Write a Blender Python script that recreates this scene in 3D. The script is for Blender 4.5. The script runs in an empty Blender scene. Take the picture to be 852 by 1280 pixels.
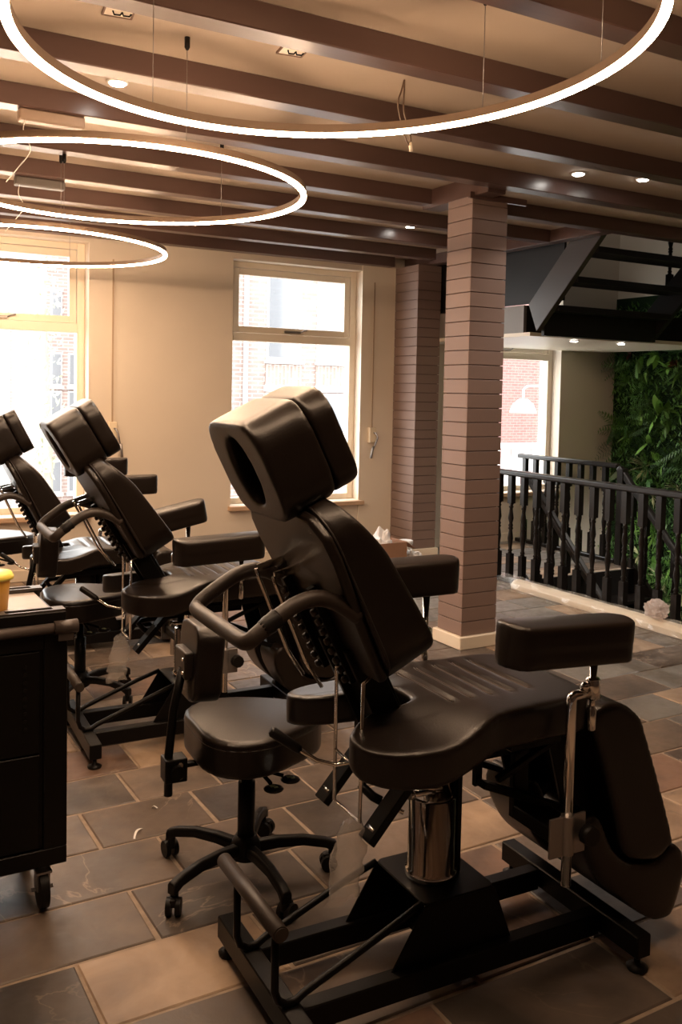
import bpy, bmesh, math, random
from math import sin, cos, pi, radians, sqrt, atan2
from mathutils import Vector, Matrix, noise
random.seed(7)
SC = bpy.context.scene
COL = SC.collection

# ------------------------------------------------------------------ camera, world, exposure
def make_camera():
    f, py, px = 1144.0, 548.0, 426.0
    yaw, pitch, roll = radians(29.9), radians(2.957), radians(1.13)
    F = Vector((sin(yaw)*cos(pitch), cos(yaw)*cos(pitch), -sin(pitch)))
    R = Vector((cos(yaw), -sin(yaw), 0)); U = R.cross(F)
    r = R*cos(roll)+U*sin(roll); u = -R*sin(roll)+U*cos(roll)
    cd = bpy.data.cameras.new('camera'); cam = bpy.data.objects.new('camera', cd); COL.objects.link(cam)
    cd.sensor_width = 36; cd.sensor_fit = 'AUTO'; cd.lens = 36*f/1280.0
    cd.shift_y = -(640-py)/1280.0; cd.shift_x = (426-px)/1280.0
    cd.clip_start = .05; cd.clip_end = 200
    M = Matrix(((r.x, u.x, -F.x, 0), (r.y, u.y, -F.y, 0), (r.z, u.z, -F.z, 1.5), (0, 0, 0, 1)))
    cam.matrix_world = M
    SC.camera = cam
make_camera()
w = bpy.data.worlds.new('overcast_sky'); SC.world = w; w.use_nodes = True
bg = w.node_tree.nodes['Background']; bg.inputs[0].default_value = (1, .99, .975, 1); bg.inputs[1].default_value = 7.0
SC.view_settings.view_transform = 'Standard'; SC.view_settings.look = 'None'
SC.view_settings.gamma = 1; SC.view_settings.use_curve_mapping = False
SC.view_settings.exposure = 0.42
RING_POWER = 100.0
RING_COL = (1.0, .675, .43)
SPOT_W = 22.0

# ------------------------------------------------------------------ materials
MATS = {}
def mat(name, col, rough=.5, metal=0.0, noise_amt=0.0, noise_scale=8, bump=0.0, bump_scale=40, col2=None, coat=0.0, spec=None, rand=0.0, stretch=None):
    if name in MATS: return MATS[name]
    m = bpy.data.materials.new(name); m.use_nodes = True; nt = m.node_tree; N = nt.nodes; L = nt.links
    b = N['Principled BSDF']; b.inputs['Base Color'].default_value = (*col, 1)
    b.inputs['Roughness'].default_value = rough; b.inputs['Metallic'].default_value = metal
    if coat: b.inputs['Coat Weight'].default_value = coat
    if spec is not None: b.inputs['Specular IOR Level'].default_value = spec
    tc = N.new('ShaderNodeTexCoord'); mp = N.new('ShaderNodeMapping'); L.new(tc.outputs['Object'], mp.inputs[0])
    if stretch: mp.inputs['Scale'].default_value = stretch
    out = None
    if noise_amt or col2:
        n = N.new('ShaderNodeTexNoise'); n.inputs['Scale'].default_value = noise_scale; n.inputs['Detail'].default_value = 6
        L.new(mp.outputs[0], n.inputs['Vector'])
        if rand:
            oi = N.new('ShaderNodeObjectInfo'); ad = N.new('ShaderNodeVectorMath'); ad.operation = 'ADD'
            sc = N.new('ShaderNodeVectorMath'); sc.operation = 'SCALE'; sc.inputs['Scale'].default_value = 37
            cb = N.new('ShaderNodeCombineXYZ'); L.new(oi.outputs['Random'], cb.inputs[0]); L.new(oi.outputs['Random'], cb.inputs[1])
            L.new(cb.outputs[0], sc.inputs[0]); L.new(sc.outputs[0], ad.inputs[0]); L.new(mp.outputs[0], ad.inputs[1]); L.new(ad.outputs[0], n.inputs['Vector'])
        cr = N.new('ShaderNodeValToRGB'); c2 = col2 or tuple(c*(1-noise_amt) for c in col)
        cr.color_ramp.elements[0].position = .35; cr.color_ramp.elements[1].position = .65
        cr.color_ramp.elements[0].color = (*c2, 1); cr.color_ramp.elements[1].color = (*col, 1)
        L.new(n.outputs['Fac'], cr.inputs[0]); out = cr.outputs[0]
    if rand:
        oi = N.new('ShaderNodeObjectInfo'); hs = N.new('ShaderNodeHueSaturation')
        mr = N.new('ShaderNodeMapRange'); mr.inputs['To Min'].default_value = 1-rand; mr.inputs['To Max'].default_value = 1+rand
        L.new(oi.outputs['Random'], mr.inputs[0]); L.new(mr.outputs[0], hs.inputs['Value'])
        if out: L.new(out, hs.inputs['Color'])
        else: hs.inputs['Color'].default_value = (*col, 1)
        out = hs.outputs[0]
    if out: L.new(out, b.inputs['Base Color'])
    if bump:
        n2 = N.new('ShaderNodeTexNoise'); n2.inputs['Scale'].default_value = bump_scale; n2.inputs['Detail'].default_value = 5
        L.new(mp.outputs[0], n2.inputs['Vector'])
        bp = N.new('ShaderNodeBump'); bp.inputs['Strength'].default_value = bump; bp.inputs['Distance'].default_value = .0016
        L.new(n2.outputs['Fac'], bp.inputs['Height']); L.new(bp.outputs[0], b.inputs['Normal'])
    MATS[name] = m
    return m
def emis(name, col, s):
    m = bpy.data.materials.new(name); m.use_nodes = True; nt = m.node_tree; nt.nodes.clear()
    e = nt.nodes.new('ShaderNodeEmission'); e.inputs[0].default_value = (*col, 1); e.inputs[1].default_value = s
    o = nt.nodes.new('ShaderNodeOutputMaterial'); nt.links.new(e.outputs[0], o.inputs[0]); MATS[name] = m; return m
def clear(name, tint, gloss_rough=.02, base_fac=.0, milk=0.0, milkcol=(.8, .8, .8)):
    m = bpy.data.materials.new(name); m.use_nodes = True; nt = m.node_tree; nt.nodes.clear(); N = nt.nodes; L = nt.links
    t = N.new('ShaderNodeBsdfTransparent'); t.inputs[0].default_value = (*tint, 1)
    g = N.new('ShaderNodeBsdfGlossy'); g.inputs['Roughness'].default_value = gloss_rough
    lw = N.new('ShaderNodeLayerWeight'); lw.inputs[0].default_value = .5; pwn = N.new('ShaderNodeMath'); pwn.operation = 'POWER'; pwn.inputs[1].default_value = 5; L.new(lw.outputs['Facing'], pwn.inputs[0]); fr = N.new('ShaderNodeMath'); fr.operation = 'MULTIPLY_ADD'; fr.inputs[1].default_value = .9; fr.inputs[2].default_value = .05; L.new(pwn.outputs[0], fr.inputs[0])
    mx = N.new('ShaderNodeMixShader'); L.new(fr.outputs[0], mx.inputs[0]); L.new(t.outputs[0], mx.inputs[1]); L.new(g.outputs[0], mx.inputs[2])
    last = mx
    if milk:
        d = N.new('ShaderNodeBsdfTranslucent'); d.inputs[0].default_value = (*milkcol, 1)
        d2 = N.new('ShaderNodeBsdfDiffuse'); d2.inputs[0].default_value = (*milkcol, 1)
        m1 = N.new('ShaderNodeMixShader'); m1.inputs[0].default_value = .5; L.new(d.outputs[0], m1.inputs[1]); L.new(d2.outputs[0], m1.inputs[2])
        m2 = N.new('ShaderNodeMixShader'); m2.inputs[0].default_value = milk; L.new(mx.outputs[0], m2.inputs[1]); L.new(m1.outputs[0], m2.inputs[2]); last = m2
    o = N.new('ShaderNodeOutputMaterial'); L.new(last.outputs[0], o.inputs[0]); MATS[name] = m; return m

leather = mat('black_leather', (.0085, .0052, .0036), rough=.34, bump=.2, bump_scale=220, spec=.40)
stitch = mat('leather_piping', (.016, .011, .009), rough=.45)
black = mat('black_powder_coat', (.0045, .0038, .0034), rough=.40, spec=.18, bump=.1, bump_scale=300)
plastic = mat('black_plastic', (.007, .0058, .0052), rough=.45, spec=.22)
foam = mat('rubber_foam_grip', (.028, .019, .014), rough=.5, bump=.15, bump_scale=120)
chrome = mat('chrome', (.86, .84, .81), rough=.13, metal=1)
brass = mat('brass_bolt', (.6, .45, .25), rough=.3, metal=1)
grey_metal = mat('dull_steel', (.30, .28, .27), rough=.4, metal=.8)
beam_m = mat('plum_brown_beam_paint', (.100, .056, .046), rough=.30, noise_amt=.22, noise_scale=3, bump=.25, bump_scale=18, stretch=(.3, 2, 2), spec=.6)
board_m = mat('plum_brown_board_paint', (.245, .170, .143), rough=.50, bump=.10, bump_scale=160, rand=.06, spec=.3)
joint_m = mat('dark_board_joint_paint', (.12, .06, .045), rough=.6)  # darker brown of the column core, showing in the gaps between boards
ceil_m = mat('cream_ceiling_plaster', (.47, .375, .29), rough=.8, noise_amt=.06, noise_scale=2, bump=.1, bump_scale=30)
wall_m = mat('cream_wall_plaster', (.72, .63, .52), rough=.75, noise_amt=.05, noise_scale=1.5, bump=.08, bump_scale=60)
cream = mat('cream_gloss_paint', (.80, .70, .56), rough=.4)
white = mat('white_paint', (.82, .80, .76), rough=.4)
sill_m = mat('pale_wood_sill', (.62, .42, .27), rough=.5, noise_amt=.2, noise_scale=4, stretch=(1, 8, 8))
dark_wall = mat('dark_stairwell_paint', (.012, .010, .0095), rough=.5, spec=.25)
back_paint = mat('dark_plum_wall_paint', (.07, .045, .035), rough=.7)
grout = mat('tan_grout', (.33, .25, .185), rough=.9, noise_amt=.25, noise_scale=30, bump=.3, bump_scale=90)
def slate_mat(name, c1, c2, vein, rough, rv):
    m = bpy.data.materials.new(name); m.use_nodes = True; nt = m.node_tree; N = nt.nodes; L = nt.links; B = N['Principled BSDF']
    tc = N.new('ShaderNodeTexCoord'); oi = N.new('ShaderNodeObjectInfo'); cb = N.new('ShaderNodeCombineXYZ')
    L.new(oi.outputs['Random'], cb.inputs[0]); L.new(oi.outputs['Random'], cb.inputs[2])
    sc = N.new('ShaderNodeVectorMath'); sc.operation = 'SCALE'; sc.inputs['Scale'].default_value = 41; L.new(cb.outputs[0], sc.inputs[0])
    ad = N.new('ShaderNodeVectorMath'); ad.operation = 'ADD'; L.new(tc.outputs['Object'], ad.inputs[0]); L.new(sc.outputs[0], ad.inputs[1])
    def noise_(s_, d, dist=0):
        n = N.new('ShaderNodeTexNoise'); n.inputs['Scale'].default_value = s_; n.inputs['Detail'].default_value = d; n.inputs['Distortion'].default_value = dist
        L.new(ad.outputs[0], n.inputs['Vector']); return n
    def ramp(src, stops):
        r = N.new('ShaderNodeValToRGB'); e = r.color_ramp.elements
        while len(e) < len(stops): e.new(.5)
        for q, (p_, c) in zip(e, stops): q.position = p_; q.color = (*c, 1)
        L.new(src, r.inputs[0]); return r
    n1 = noise_(4.2, 8, .6); base = ramp(n1.outputs['Fac'], [(.36, c2), (.50, tuple((a+b)/2 for a, b in zip(c1, c2))), (.64, c1)])
    n2 = noise_(2.1, 6, 1.2); v = ramp(n2.outputs['Fac'], [(.492, (0, 0, 0)), (.500, (1, 1, 1)), (.508, (0, 0, 0))])
    n3 = noise_(1.3, 2); k = ramp(n3.outputs['Fac'], [(.48, (0, 0, 0)), (.60, (.55, .55, .55))])
    mu = N.new('ShaderNodeMath'); mu.operation = 'MULTIPLY'; L.new(v.outputs[0], mu.inputs[0]); L.new(k.outputs[0], mu.inputs[1])
    mx = N.new('ShaderNodeMix'); mx.data_type = 'RGBA'; L.new(mu.outputs[0], mx.inputs[0]); L.new(base.outputs[0], mx.inputs[6]); mx.inputs[7].default_value = (*vein, 1)
    hs = N.new('ShaderNodeHueSaturation'); mr = N.new('ShaderNodeMapRange'); mr.inputs['To Min'].default_value = 1-rv; mr.inputs['To Max'].default_value = 1+rv
    L.new(oi.outputs['Random'], mr.inputs[0]); L.new(mr.outputs[0], hs.inputs['Value']); L.new(mx.outputs[2], hs.inputs['Color']); L.new(hs.outputs[0], B.inputs['Base Color'])
    n4 = noise_(24, 8); rr_ = ramp(n4.outputs['Fac'], [(.3, (rough-.08,)*3), (.7, (rough+.10,)*3)]); L.new(rr_.outputs[0], B.inputs['Roughness'])
    n5 = noise_(7, 10, .4); bp = N.new('ShaderNodeBump'); bp.inputs['Strength'].default_value = .9; bp.inputs['Distance'].default_value = .004; L.new(n5.outputs['Fac'], bp.inputs['Height']); L.new(bp.outputs[0], B.inputs['Normal'])
    B.inputs['Specular IOR Level'].default_value = .4
    return m
slate = [slate_mat('slate_grey_brown', (.160, .117, .087), (.095, .073, .057), (.36, .27, .20), .42, .18),
         slate_mat('slate_dark', (.108, .083, .067), (.060, .049, .042), (.28, .21, .155), .40, .2),
         slate_mat('slate_tan', (.37, .265, .18), (.20, .137, .092), (.12, .085, .062), .48, .1),
         slate_mat('slate_rust', (.20, .122, .085), (.11, .072, .054), (.32, .23, .165), .44, .15),
         slate_mat('slate_cool_grey', (.20, .182, .158), (.135, .120, .106), (.36, .31, .25), .40, .15)]
glass = clear('window_glass', (.97, .98, .98))
film = clear('clear_polythene', (.93, .91, .88), gloss_rough=.15, milk=.20, milkcol=(.9, .85, .8))
thin_film = clear('thin_clear_film', (.95, .93, .90), gloss_rough=.12, milk=.13, milkcol=(.9, .87, .82))
RING_MAT = emis('warm_led_diffuser', RING_COL, RING_POWER)
SPOT_MAT = emis('downlight_lens', (1, .93, .85), 40)

# ------------------------------------------------------------------ mesh helpers
class MB:
    def __init__(s): s.v = []; s.f = []; s.sm = []
    def add(s, V, F, smooth=False):
        o = len(s.v); s.v += [tuple(p) for p in V]
        for f in F: s.f.append(tuple(i+o for i in f)); s.sm.append(smooth)
        return s
    def box(s, c, d, M=None):
        x, y, z = (k/2 for k in d); V = [Vector((c[0]+a*x, c[1]+b*y, c[2]+e*z)) for a in (-1, 1) for b in (-1, 1) for e in (-1, 1)]
        if M: V = [M @ p for p in V]
        return s.add(V, [(0, 1, 3, 2), (4, 6, 7, 5), (0, 4, 5, 1), (2, 3, 7, 6), (0, 2, 6, 4), (1, 5, 7, 3)])
    def box2(s, a, b, M=None):
        return s.box([(p+q)/2 for p, q in zip(a, b)], [abs(q-p) for p, q in zip(a, b)], M)
    def bar(s, a, b, wd, ht, up=(0, 0, 1)):
        a = Vector(a); b = Vector(b); d = b-a; L = d.length; x = d.normalized(); y = Vector(up).cross(x)
        if y.length < 1e-4: y = Vector((0, 1, 0)).cross(x)
        y.normalize(); z = x.cross(y)
        M = Matrix((( x.x, y.x, z.x, a.x), (x.y, y.y, z.y, a.y), (x.z, y.z, z.z, a.z), (0, 0, 0, 1)))
        return s.box2((0, -wd/2, -ht/2), (L, wd/2, ht/2), M)
    def tube(s, pts, r, n=12, cap=True):
        pts = [Vector(p) for p in pts]; rr = r if isinstance(r, (list, tuple)) else [r]*len(pts)
        V = []; F = []; T = []
        for i in range(len(pts)):
            t = (pts[min(i+1, len(pts)-1)]-pts[max(i-1, 0)])
            T.append(t.normalized() if t.length > 1e-9 else (T[-1] if T else Vector((0, 0, 1))))
        ref = Vector((0, 0, 1)) if abs(T[0].z) < .9 else Vector((1, 0, 0))
        nrm = T[0].cross(ref).normalized()
        for i, p in enumerate(pts):
            nrm = (nrm-T[i]*nrm.dot(T[i])).normalized(); bi = T[i].cross(nrm)
            for k in range(n): a = 2*pi*k/n; V.append(p+(nrm*cos(a)+bi*sin(a))*rr[i])
        for i in range(len(pts)-1):
            for k in range(n): F.append((i*n+k, i*n+(k+1) % n, (i+1)*n+(k+1) % n, (i+1)*n+k))
        s.add(V, F, True)
        if cap:
            s.add(V[:n], [tuple(range(n-1, -1, -1))]); s.add(V[-n:], [tuple(range(n))])
        return s
    def cyl(s, a, b, r, n=20): return s.tube([a, b], r, n)
    def lathe(s, prof, n=16, c=(0, 0, 0)):
        V = [(c[0]+r*cos(2*pi*k/n), c[1]+r*sin(2*pi*k/n), c[2]+z) for r, z in prof for k in range(n)]
        F = [(i*n+k, i*n+(k+1) % n, (i+1)*n+(k+1) % n, (i+1)*n+k) for i in range(len(prof)-1) for k in range(n)]
        s.add(V, F, True)
        s.add(V[:n], [tuple(range(n-1, -1, -1))]); s.add(V[-n:], [tuple(range(n))]); return s
    def prism(s, poly, a, b, axis='z', M=None):
        """poly in 2D, extruded from a to b along axis (x: (y,z), y: (x,z), z: (x,y))"""
        def P(p, h):
            q = {'z': (p[0], p[1], h), 'y': (p[0], h, p[1]), 'x': (h, p[0], p[1])}[axis]
            return M @ Vector(q) if M else q
        n = len(poly); V = [P(p, a) for p in poly]+[P(p, b) for p in poly]
        F = [tuple(range(n-1, -1, -1)), tuple(range(n, 2*n))]+[(k, (k+1) % n, n+(k+1) % n, n+k) for k in range(n)]
        return s.add(V, F)
    def sphere(s, c, r, sc=(1, 1, 1), n=14, m=9):
        V = []; F = []
        for i in range(m+1):
            t = pi*i/m
            for k in range(n): a = 2*pi*k/n; V.append((c[0]+r*sc[0]*sin(t)*cos(a), c[1]+r*sc[1]*sin(t)*sin(a), c[2]+r*sc[2]*cos(t)))
        for i in range(m):
            for k in range(n): F.append((i*n+k, (i+1)*n+k, (i+1)*n+(k+1) % n, i*n+(k+1) % n))
        return s.add(V, F, True)
    def mesh(s, name, m, bevel=0.0, seg=2, smooth_all=False):
        me = bpy.data.meshes.new(name); me.from_pydata(s.v, [], s.f); me.polygons.foreach_set('use_smooth', [True if smooth_all else q for q in s.sm])
        bm = bmesh.new(); bm.from_mesh(me)
        if not bevel: bmesh.ops.remove_doubles(bm, verts=bm.verts, dist=1e-5)
        bmesh.ops.recalc_face_normals(bm, faces=bm.faces)
        if bevel:
            es = [e for e in bm.edges if len(e.link_faces) == 2 and e.calc_face_angle(0) > .5]
            r = bmesh.ops.bevel(bm, geom=es, offset=bevel, segments=seg, profile=.5, affect='EDGES', clamp_overlap=True)
            for f in r['faces']: f.smooth = seg > 1
        bm.to_mesh(me); bm.free()
        me.materials.append(m); me.update()
        return me
def link(name, me, parent=None, M=None):
    o = bpy.data.objects.new(name, me); COL.objects.link(o)
    if parent: o.parent = parent
    if M is not None: o.matrix_basis = M
    return o
def obj(name, mb, m, parent=None, bevel=0.0, seg=2, M=None, smooth_all=False):
    return link(name, mb.mesh(name, m, bevel, seg, smooth_all), parent, M)
def tag(o, label=None, cat=None, group=None, kind=None):
    if label: o['label'] = label
    if cat: o['category'] = cat
    if group: o['group'] = group
    if kind: o['kind'] = kind
    return o
def thing(name, label, cat, loc=(0, 0, 0), rz=0, group=None):
    o = bpy.data.objects.new(name, None); COL.objects.link(o); o.location = loc; o.rotation_euler = (0, 0, rz); o.empty_display_size = .1
    return tag(o, label, cat, group)
def copy_tree(o, parent=None, keep=None):
    c = o.copy(); COL.objects.link(c)
    if parent: c.parent = parent; c.matrix_basis = o.matrix_basis.copy()
    for ch in list(o.children): copy_tree(ch, c)
    return c
def struct(name, mb, m, bevel=0, label=None, cat='building part', M=None):
    o = obj(name, mb, m, None, bevel, M=M); tag(o, label, cat, None, 'structure'); return o
def T(x, y, z): return Matrix.Translation((x, y, z))
def catmull(P, n=10, closed=True):
    out = []; N = len(P)
    for i in range(N if closed else N-1):
        p0, p1, p2, p3 = (Vector(P[(i+k) % N]) if closed else Vector(P[min(max(i+k, 0), N-1)]) for k in (-1, 0, 1, 2))
        for j in range(n):
            t = j/n; out.append(.5*((2*p1)+(p2-p0)*t+(2*p0-5*p1+4*p2-p3)*t*t+(3*p1-p0-3*p2+p3)*t*t*t))
    if not closed: out.append(Vector(P[-1]))
    return out
def rrect(w_, h_, r, n=5, cx=0, cy=0):
    out = []
    for sx, sy, a0 in ((1, 1, 0), (-1, 1, pi/2), (-1, -1, pi), (1, -1, 1.5*pi)):
        for k in range(n+1):
            a = a0+pi/2*k/n; out.append((cx+sx*(w_/2-r)+r*cos(a), cy+sy*(h_/2-r)+r*sin(a)))
    return out
def remesh_prism(name, outer, holes, a, b, m, voxel=.009, smooth=8, disp=None, extra=None):
    """outline (2D, xy) with holes, extruded a..b in z, softened by voxel remesh + smoothing, then displaced"""
    bm = bmesh.new(); es = []
    for loop in [outer]+holes:
        vs = [bm.verts.new((p[0], p[1], a)) for p in loop]
        for i in range(len(vs)): es.append(bm.edges.new((vs[i], vs[(i+1) % len(vs)])))
    bmesh.ops.triangle_fill(bm, use_beauty=True, edges=es)
    r = bmesh.ops.extrude_face_region(bm, geom=list(bm.faces))
    vs = [g for g in r['geom'] if isinstance(g, bmesh.types.BMVert)]
    for v in vs: v.co.z = b
    if extra: extra(bm)
    bmesh.ops.recalc_face_normals(bm, faces=bm.faces)
    me = bpy.data.meshes.new(name); bm.to_mesh(me); bm.free()
    tmp = bpy.data.objects.new('tmp', me); COL.objects.link(tmp)
    rm = tmp.modifiers.new('r', 'REMESH'); rm.mode = 'VOXEL'; rm.voxel_size = voxel; rm.adaptivity = 0
    s = tmp.modifiers.new('s', 'SMOOTH'); s.factor = .5; s.iterations = smooth
    dg = bpy.context.evaluated_depsgraph_get(); ev = tmp.evaluated_get(dg)
    out = bpy.data.meshes.new_from_object(ev); bpy.data.objects.remove(tmp)
    for p in out.polygons: p.use_smooth = True
    if disp:
        for v in out.vertices: v.co = disp(v.co.copy())
    out.name = name; out.materials.clear(); out.materials.append(m); out.update()
    return out

# ------------------------------------------------------------------ the shell
X0, X1, Y0, YW = -2.2, 7.6, -2.6, 7.22      # room extents
ZC, ZB = 2.74, 2.65                          # ceiling, beam underside
WX0, WY0, WY1 = 4.93, 1.6, 5.62              # stairwell opening in the floor
fl = MB()
fl.box2((X0, Y0, -.25), (WX0, YW, -.0045)); fl.box2((WX0, WY1, -.25), (6.28, YW, -.0045)); fl.box2((WX0, Y0, -.25), (X1, WY0, -.0045))
floor = struct('floor', fl, grout, label='slate flagged floor with tan grout joints', cat='floor')
low = struct('floor', MB().box2((WX0-1, WY0-1, -2.9), (X1, YW, -2.8)), dark_wall, label='dark lower floor at the foot of the stairs', cat='floor')
# the paving stones: rows run along x, joints where the photograph has them
P_, ROW0 = .2800, 1.4900
known = {0: [(.93, 3), (1.30, 1), (1.855, 2), (2.35, 1)], 2: [(.09, 1), (.574, 2), (1.07, 1), (1.50, 3)], 3: [(.32, 0), (.80, 1), (1.33, 0), (1.80, 2), (2.12, 1), (2.62, 3)],
         1: [(.55, 1), (.98, 0), (1.46, 3), (1.855, 1)], 4: [(.25, 0), (.98, 0), (1.45, 1), (2.13, 0)], 5: [(.32, 0), (.795, 0), (1.20, 1), (1.62, 0)],
         6: [(.45, 1), (1.005, 0), (1.33, 1), (1.72, 0)], 7: [(.3, 2), (.72, 3), (1.10, 2), (1.55, 0)]}
rnd = random.Random(11); n_st = 0; r = -2
while ROW0+P_*r < YW-.02:
    y0 = ROW0+P_*r; y1 = min(y0+P_, YW)
    xs = []
    kn = known.get(r, [])
    x = -.55-rnd.random()*.3 if not kn else kn[0][0]-.45*round((kn[0][0]+.5)/.45)
    seq = []
    if kn:
        xx = x
        while xx < kn[0][0]-.1: seq.append((xx, rnd.choice([0, 1, 1, 0, 3]))); xx += .45
        seq += kn; x = kn[-1][0]+.40+rnd.random()*.15
    while x < 6.3:
        far = x > 2.9 or y0 > 4.4
        seq.append((x, rnd.choice([4, 4, 4, 0, 4, 2]) if (x > 3.3 and y0 > 2.5) else rnd.choice([0, 1, 0, 3, 2, 0, 1])))
        x += rnd.choice([.40, .46, .52, .34, .58])
    seq.append((x, 0))
    for (a, k), (b, _) in zip(seq, seq[1:]):
        if a > 6.25 or b < -.6: continue
        b2 = min(b, 6.27 if y0 > WY1-.05 else WX0-.06); yy0, yy1 = y0, y1
        if a > WX0-.06 and y0 < WY1: 
            continue
        if b2-a < .08: continue
        if y0 > 3.9 and a < .9 or (y0 > 5.0 and a < 1.4 and r % 2 and a < .4): continue
        g = .0062; hz = rnd.uniform(-.0010, .0010)
        mb = MB(); j = lambda: rnd.uniform(-.003, .003)
        T4 = [(a+g+j(), yy0+g+j()), (b2-g+j(), yy0+g+j()), (b2-g+j(), yy1-g+j()), (a+g+j(), yy1-g+j())]
        mb.v = [(p[0], p[1], -.03) for p in T4]+[(p[0], p[1], -.003+hz) for p in T4]
        ins = .004; cxm = (a+b2)/2; cym = (yy0+yy1)/2
        mb.v += [(p[0]+(ins if p[0] < cxm else -ins), p[1]+(ins if p[1] < cym else -ins), hz) for p in T4]
        mb.f = [(0, 1, 5, 4), (1, 2, 6, 5), (2, 3, 7, 6), (3, 0, 4, 7), (4, 5, 9, 8), (5, 6, 10, 9), (6, 7, 11, 10), (7, 4, 8, 11), (8, 9, 10, 11)]
        mb.sm = [False]*9
        me = bpy.data.meshes.new('paving_stone'); me.from_pydata(mb.v, [], mb.f); me.materials.append(slate[k]); me.update()
        link('paving_stone', me, floor); n_st += 1
    r += 1
print('STONES', n_st)

def wall_with_holes(name, holes, x0, x1, z0, z1, y0, y1, m, label):
    mb = MB(); xs = x0
    for (a, b, c, d) in sorted(holes):
        mb.box2((xs, y0, z0), (a, y1, z1)); mb.box2((a, y0, z0), (b, y1, c))
        if d < z1: mb.box2((a, y0, d), (b, y1, z1))
        xs = b
    mb.box2((xs, y0, z0), (x1, y1, z1)); return struct(name, mb, m, label=label, cat='wall')
W1, W2, W3 = (.55, 1.86, .50, 2.62), (3.07, 4.36, .50, 2.60), (5.50, 6.80, .50, 2.62)
wall_with_holes('wall_back', [W1, W2, W3], X0, X1+.2, 0-2.8, 5.2, YW, YW+.24, wall_m, 'cream plastered wall with three tall windows')
struct('wall_left', MB().box2((X0-.2, Y0, 0), (X0, YW, ZC)), back_paint, label='dark painted left wall', cat='wall')
struct('wall_front', MB().box2((X0-.2, Y0-.2, -2.8), (X1+.2, Y0, ZC)), back_paint, label='dark painted wall behind the camera', cat='wall')
struct('wall_right', MB().box2((X1, Y0, -2.8), (X1+.2, YW, 5.2)), wall_m, label='wall behind the planting', cat='wall')
# stairwell sides below the floor and shaft above the ceiling
sw = MB(); sw.box2((WX0-.08, WY0, -2.8), (WX0-.001, WY1+.08, -.25)); sw.box2((WX0-.08, WY0-.1, -2.8), (X1, WY0, -.25)); sw.box2((WX0, WY1+.001, -2.8), (6.28, WY1+.08, -.25))
sw.box2((WX0-.02, WY0, -.25), (WX0-.001, WY1, -.0)); sw.box2((WX0, WY1-.02, -.25), (6.3, WY1-.001, -.0)); sw.box2((6.281, WY1, -.25), (6.3, YW, 0))
struct('trim_1', sw, dark_wall, label='black painted sides of the stairwell', cat='stairwell lining')
SX0, SY0 = 4.90, 4.74
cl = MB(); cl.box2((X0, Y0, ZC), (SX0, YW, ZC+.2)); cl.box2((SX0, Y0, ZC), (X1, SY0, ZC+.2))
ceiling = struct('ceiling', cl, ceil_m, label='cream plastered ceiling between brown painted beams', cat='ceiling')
sh = MB(); sh.box2((SX0-.1, SY0-.1, ZC+.2), (SX0, YW, 5.2)); sh.box2((SX0, SY0-.1, ZC+.2), (X1, SY0, 5.2)); sh.box2((SX0-.1, SY0-.1, 5.2), (X1+.2, YW+.2, 5.3))
struct('trim_2', sh, dark_wall, label='dark shaft above the staircase', cat='stair shaft')
# beams
bw = .10
def beam(x0, x1, y0, nm='ceiling_beam'):
    obj(nm, MB().box2((x0, y0, ZB), (x1, y0+bw, ZC+.001)), beam_m, ceiling, bevel=.004, seg=1)
ys = [2.105-.63*6+.63*i for i in range(0, 15)]
for i, y in enumerate(ys):
    if y < Y0: continue
    if abs(y-4.625) < .1:
        beam(X0, 3.30, 4.635); beam(3.40, X1, 4.635)
    elif y > 4.7:
        yy = min(y, YW-.102)
        if y > 6.9: beam(X0, 4.63, yy)
        elif y > 6.3: beam(X0, 4.66, yy); beam(4.96, SX0-.08, yy) if 0 else None
        else: beam(X0, SX0-.10, yy)
    else: beam(X0, X1, y if y < 3.9 else 3.995)
obj('trimmer_beam', MB().box2((SX0-.1, SY0-.005, ZB), (SX0, YW, ZC+.001)), beam_m, ceiling, bevel=.004, seg=1)
obj('trimmer_beam', MB().box2((3.27, 4.095, ZB-.02), (3.40, 4.735, ZC+.001)), beam_m, ceiling, bevel=.004, seg=1)
obj('column_cap_plate', MB().box2((3.24, 4.215, ZB-.035), (3.66, 4.235, ZB)), beam_m, ceiling)
# fix ceiling opening side at the trimmer
# columns clad in boards
def clad(name, label, x0, x1, y0, y1, faces, top=ZB, plinth=True, rowh=.0838):
    t = thing(name, label, 'column', ((x0+x1)/2, (y0+y1)/2, 0))
    ox, oy = (x0+x1)/2, (y0+y1)/2; a, b, c, d = x0-ox, x1-ox, y0-oy, y1-oy
    e = .012
    obj('core', MB().box2((a+e, c+e, 0), (b-e, d-e, top)), joint_m, t)
    n = int((top-.10)/rowh)
    z0 = .075
    meshes = {}
    def bm_(f):
        if f in meshes: return meshes[f]
        h = rowh-.0045; mb = MB()
        if f == 'front': mb.box2((a, c, 0), (b, c+e+.001, h))
        if f == 'back': mb.box2((a, d-e-.001, 0), (b, d, h))
        if f == 'left': mb.box2((a, c+e, 0), (a+e+.001, d-e, h))
        if f == 'right': mb.box2((b-e-.001, c+e, 0), (b, d-e, h))
        meshes[f] = mb.mesh('board', board_m, .0013, 1); return meshes[f]
    z = z0; 
    while z+rowh < top-.02:
        for f in faces: link('board', bm_(f), t, T(0, 0, z+.00225))
        z += rowh
    obj('cap_block', MB().box2((a, c, z), (b, d, top)), board_m, t, bevel=.003, seg=1)
    if plinth: obj('plinth', MB().box2((a-.022, c-.022, 0), (b+.022, d+.022, .075)), cream, t, bevel=.004, seg=1)
    return t
clad('column', 'brown boarded column standing free in front of the stair railing', 3.272, 3.530, 4.233, 4.468, ('front', 'left', 'right', 'back'))
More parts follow.
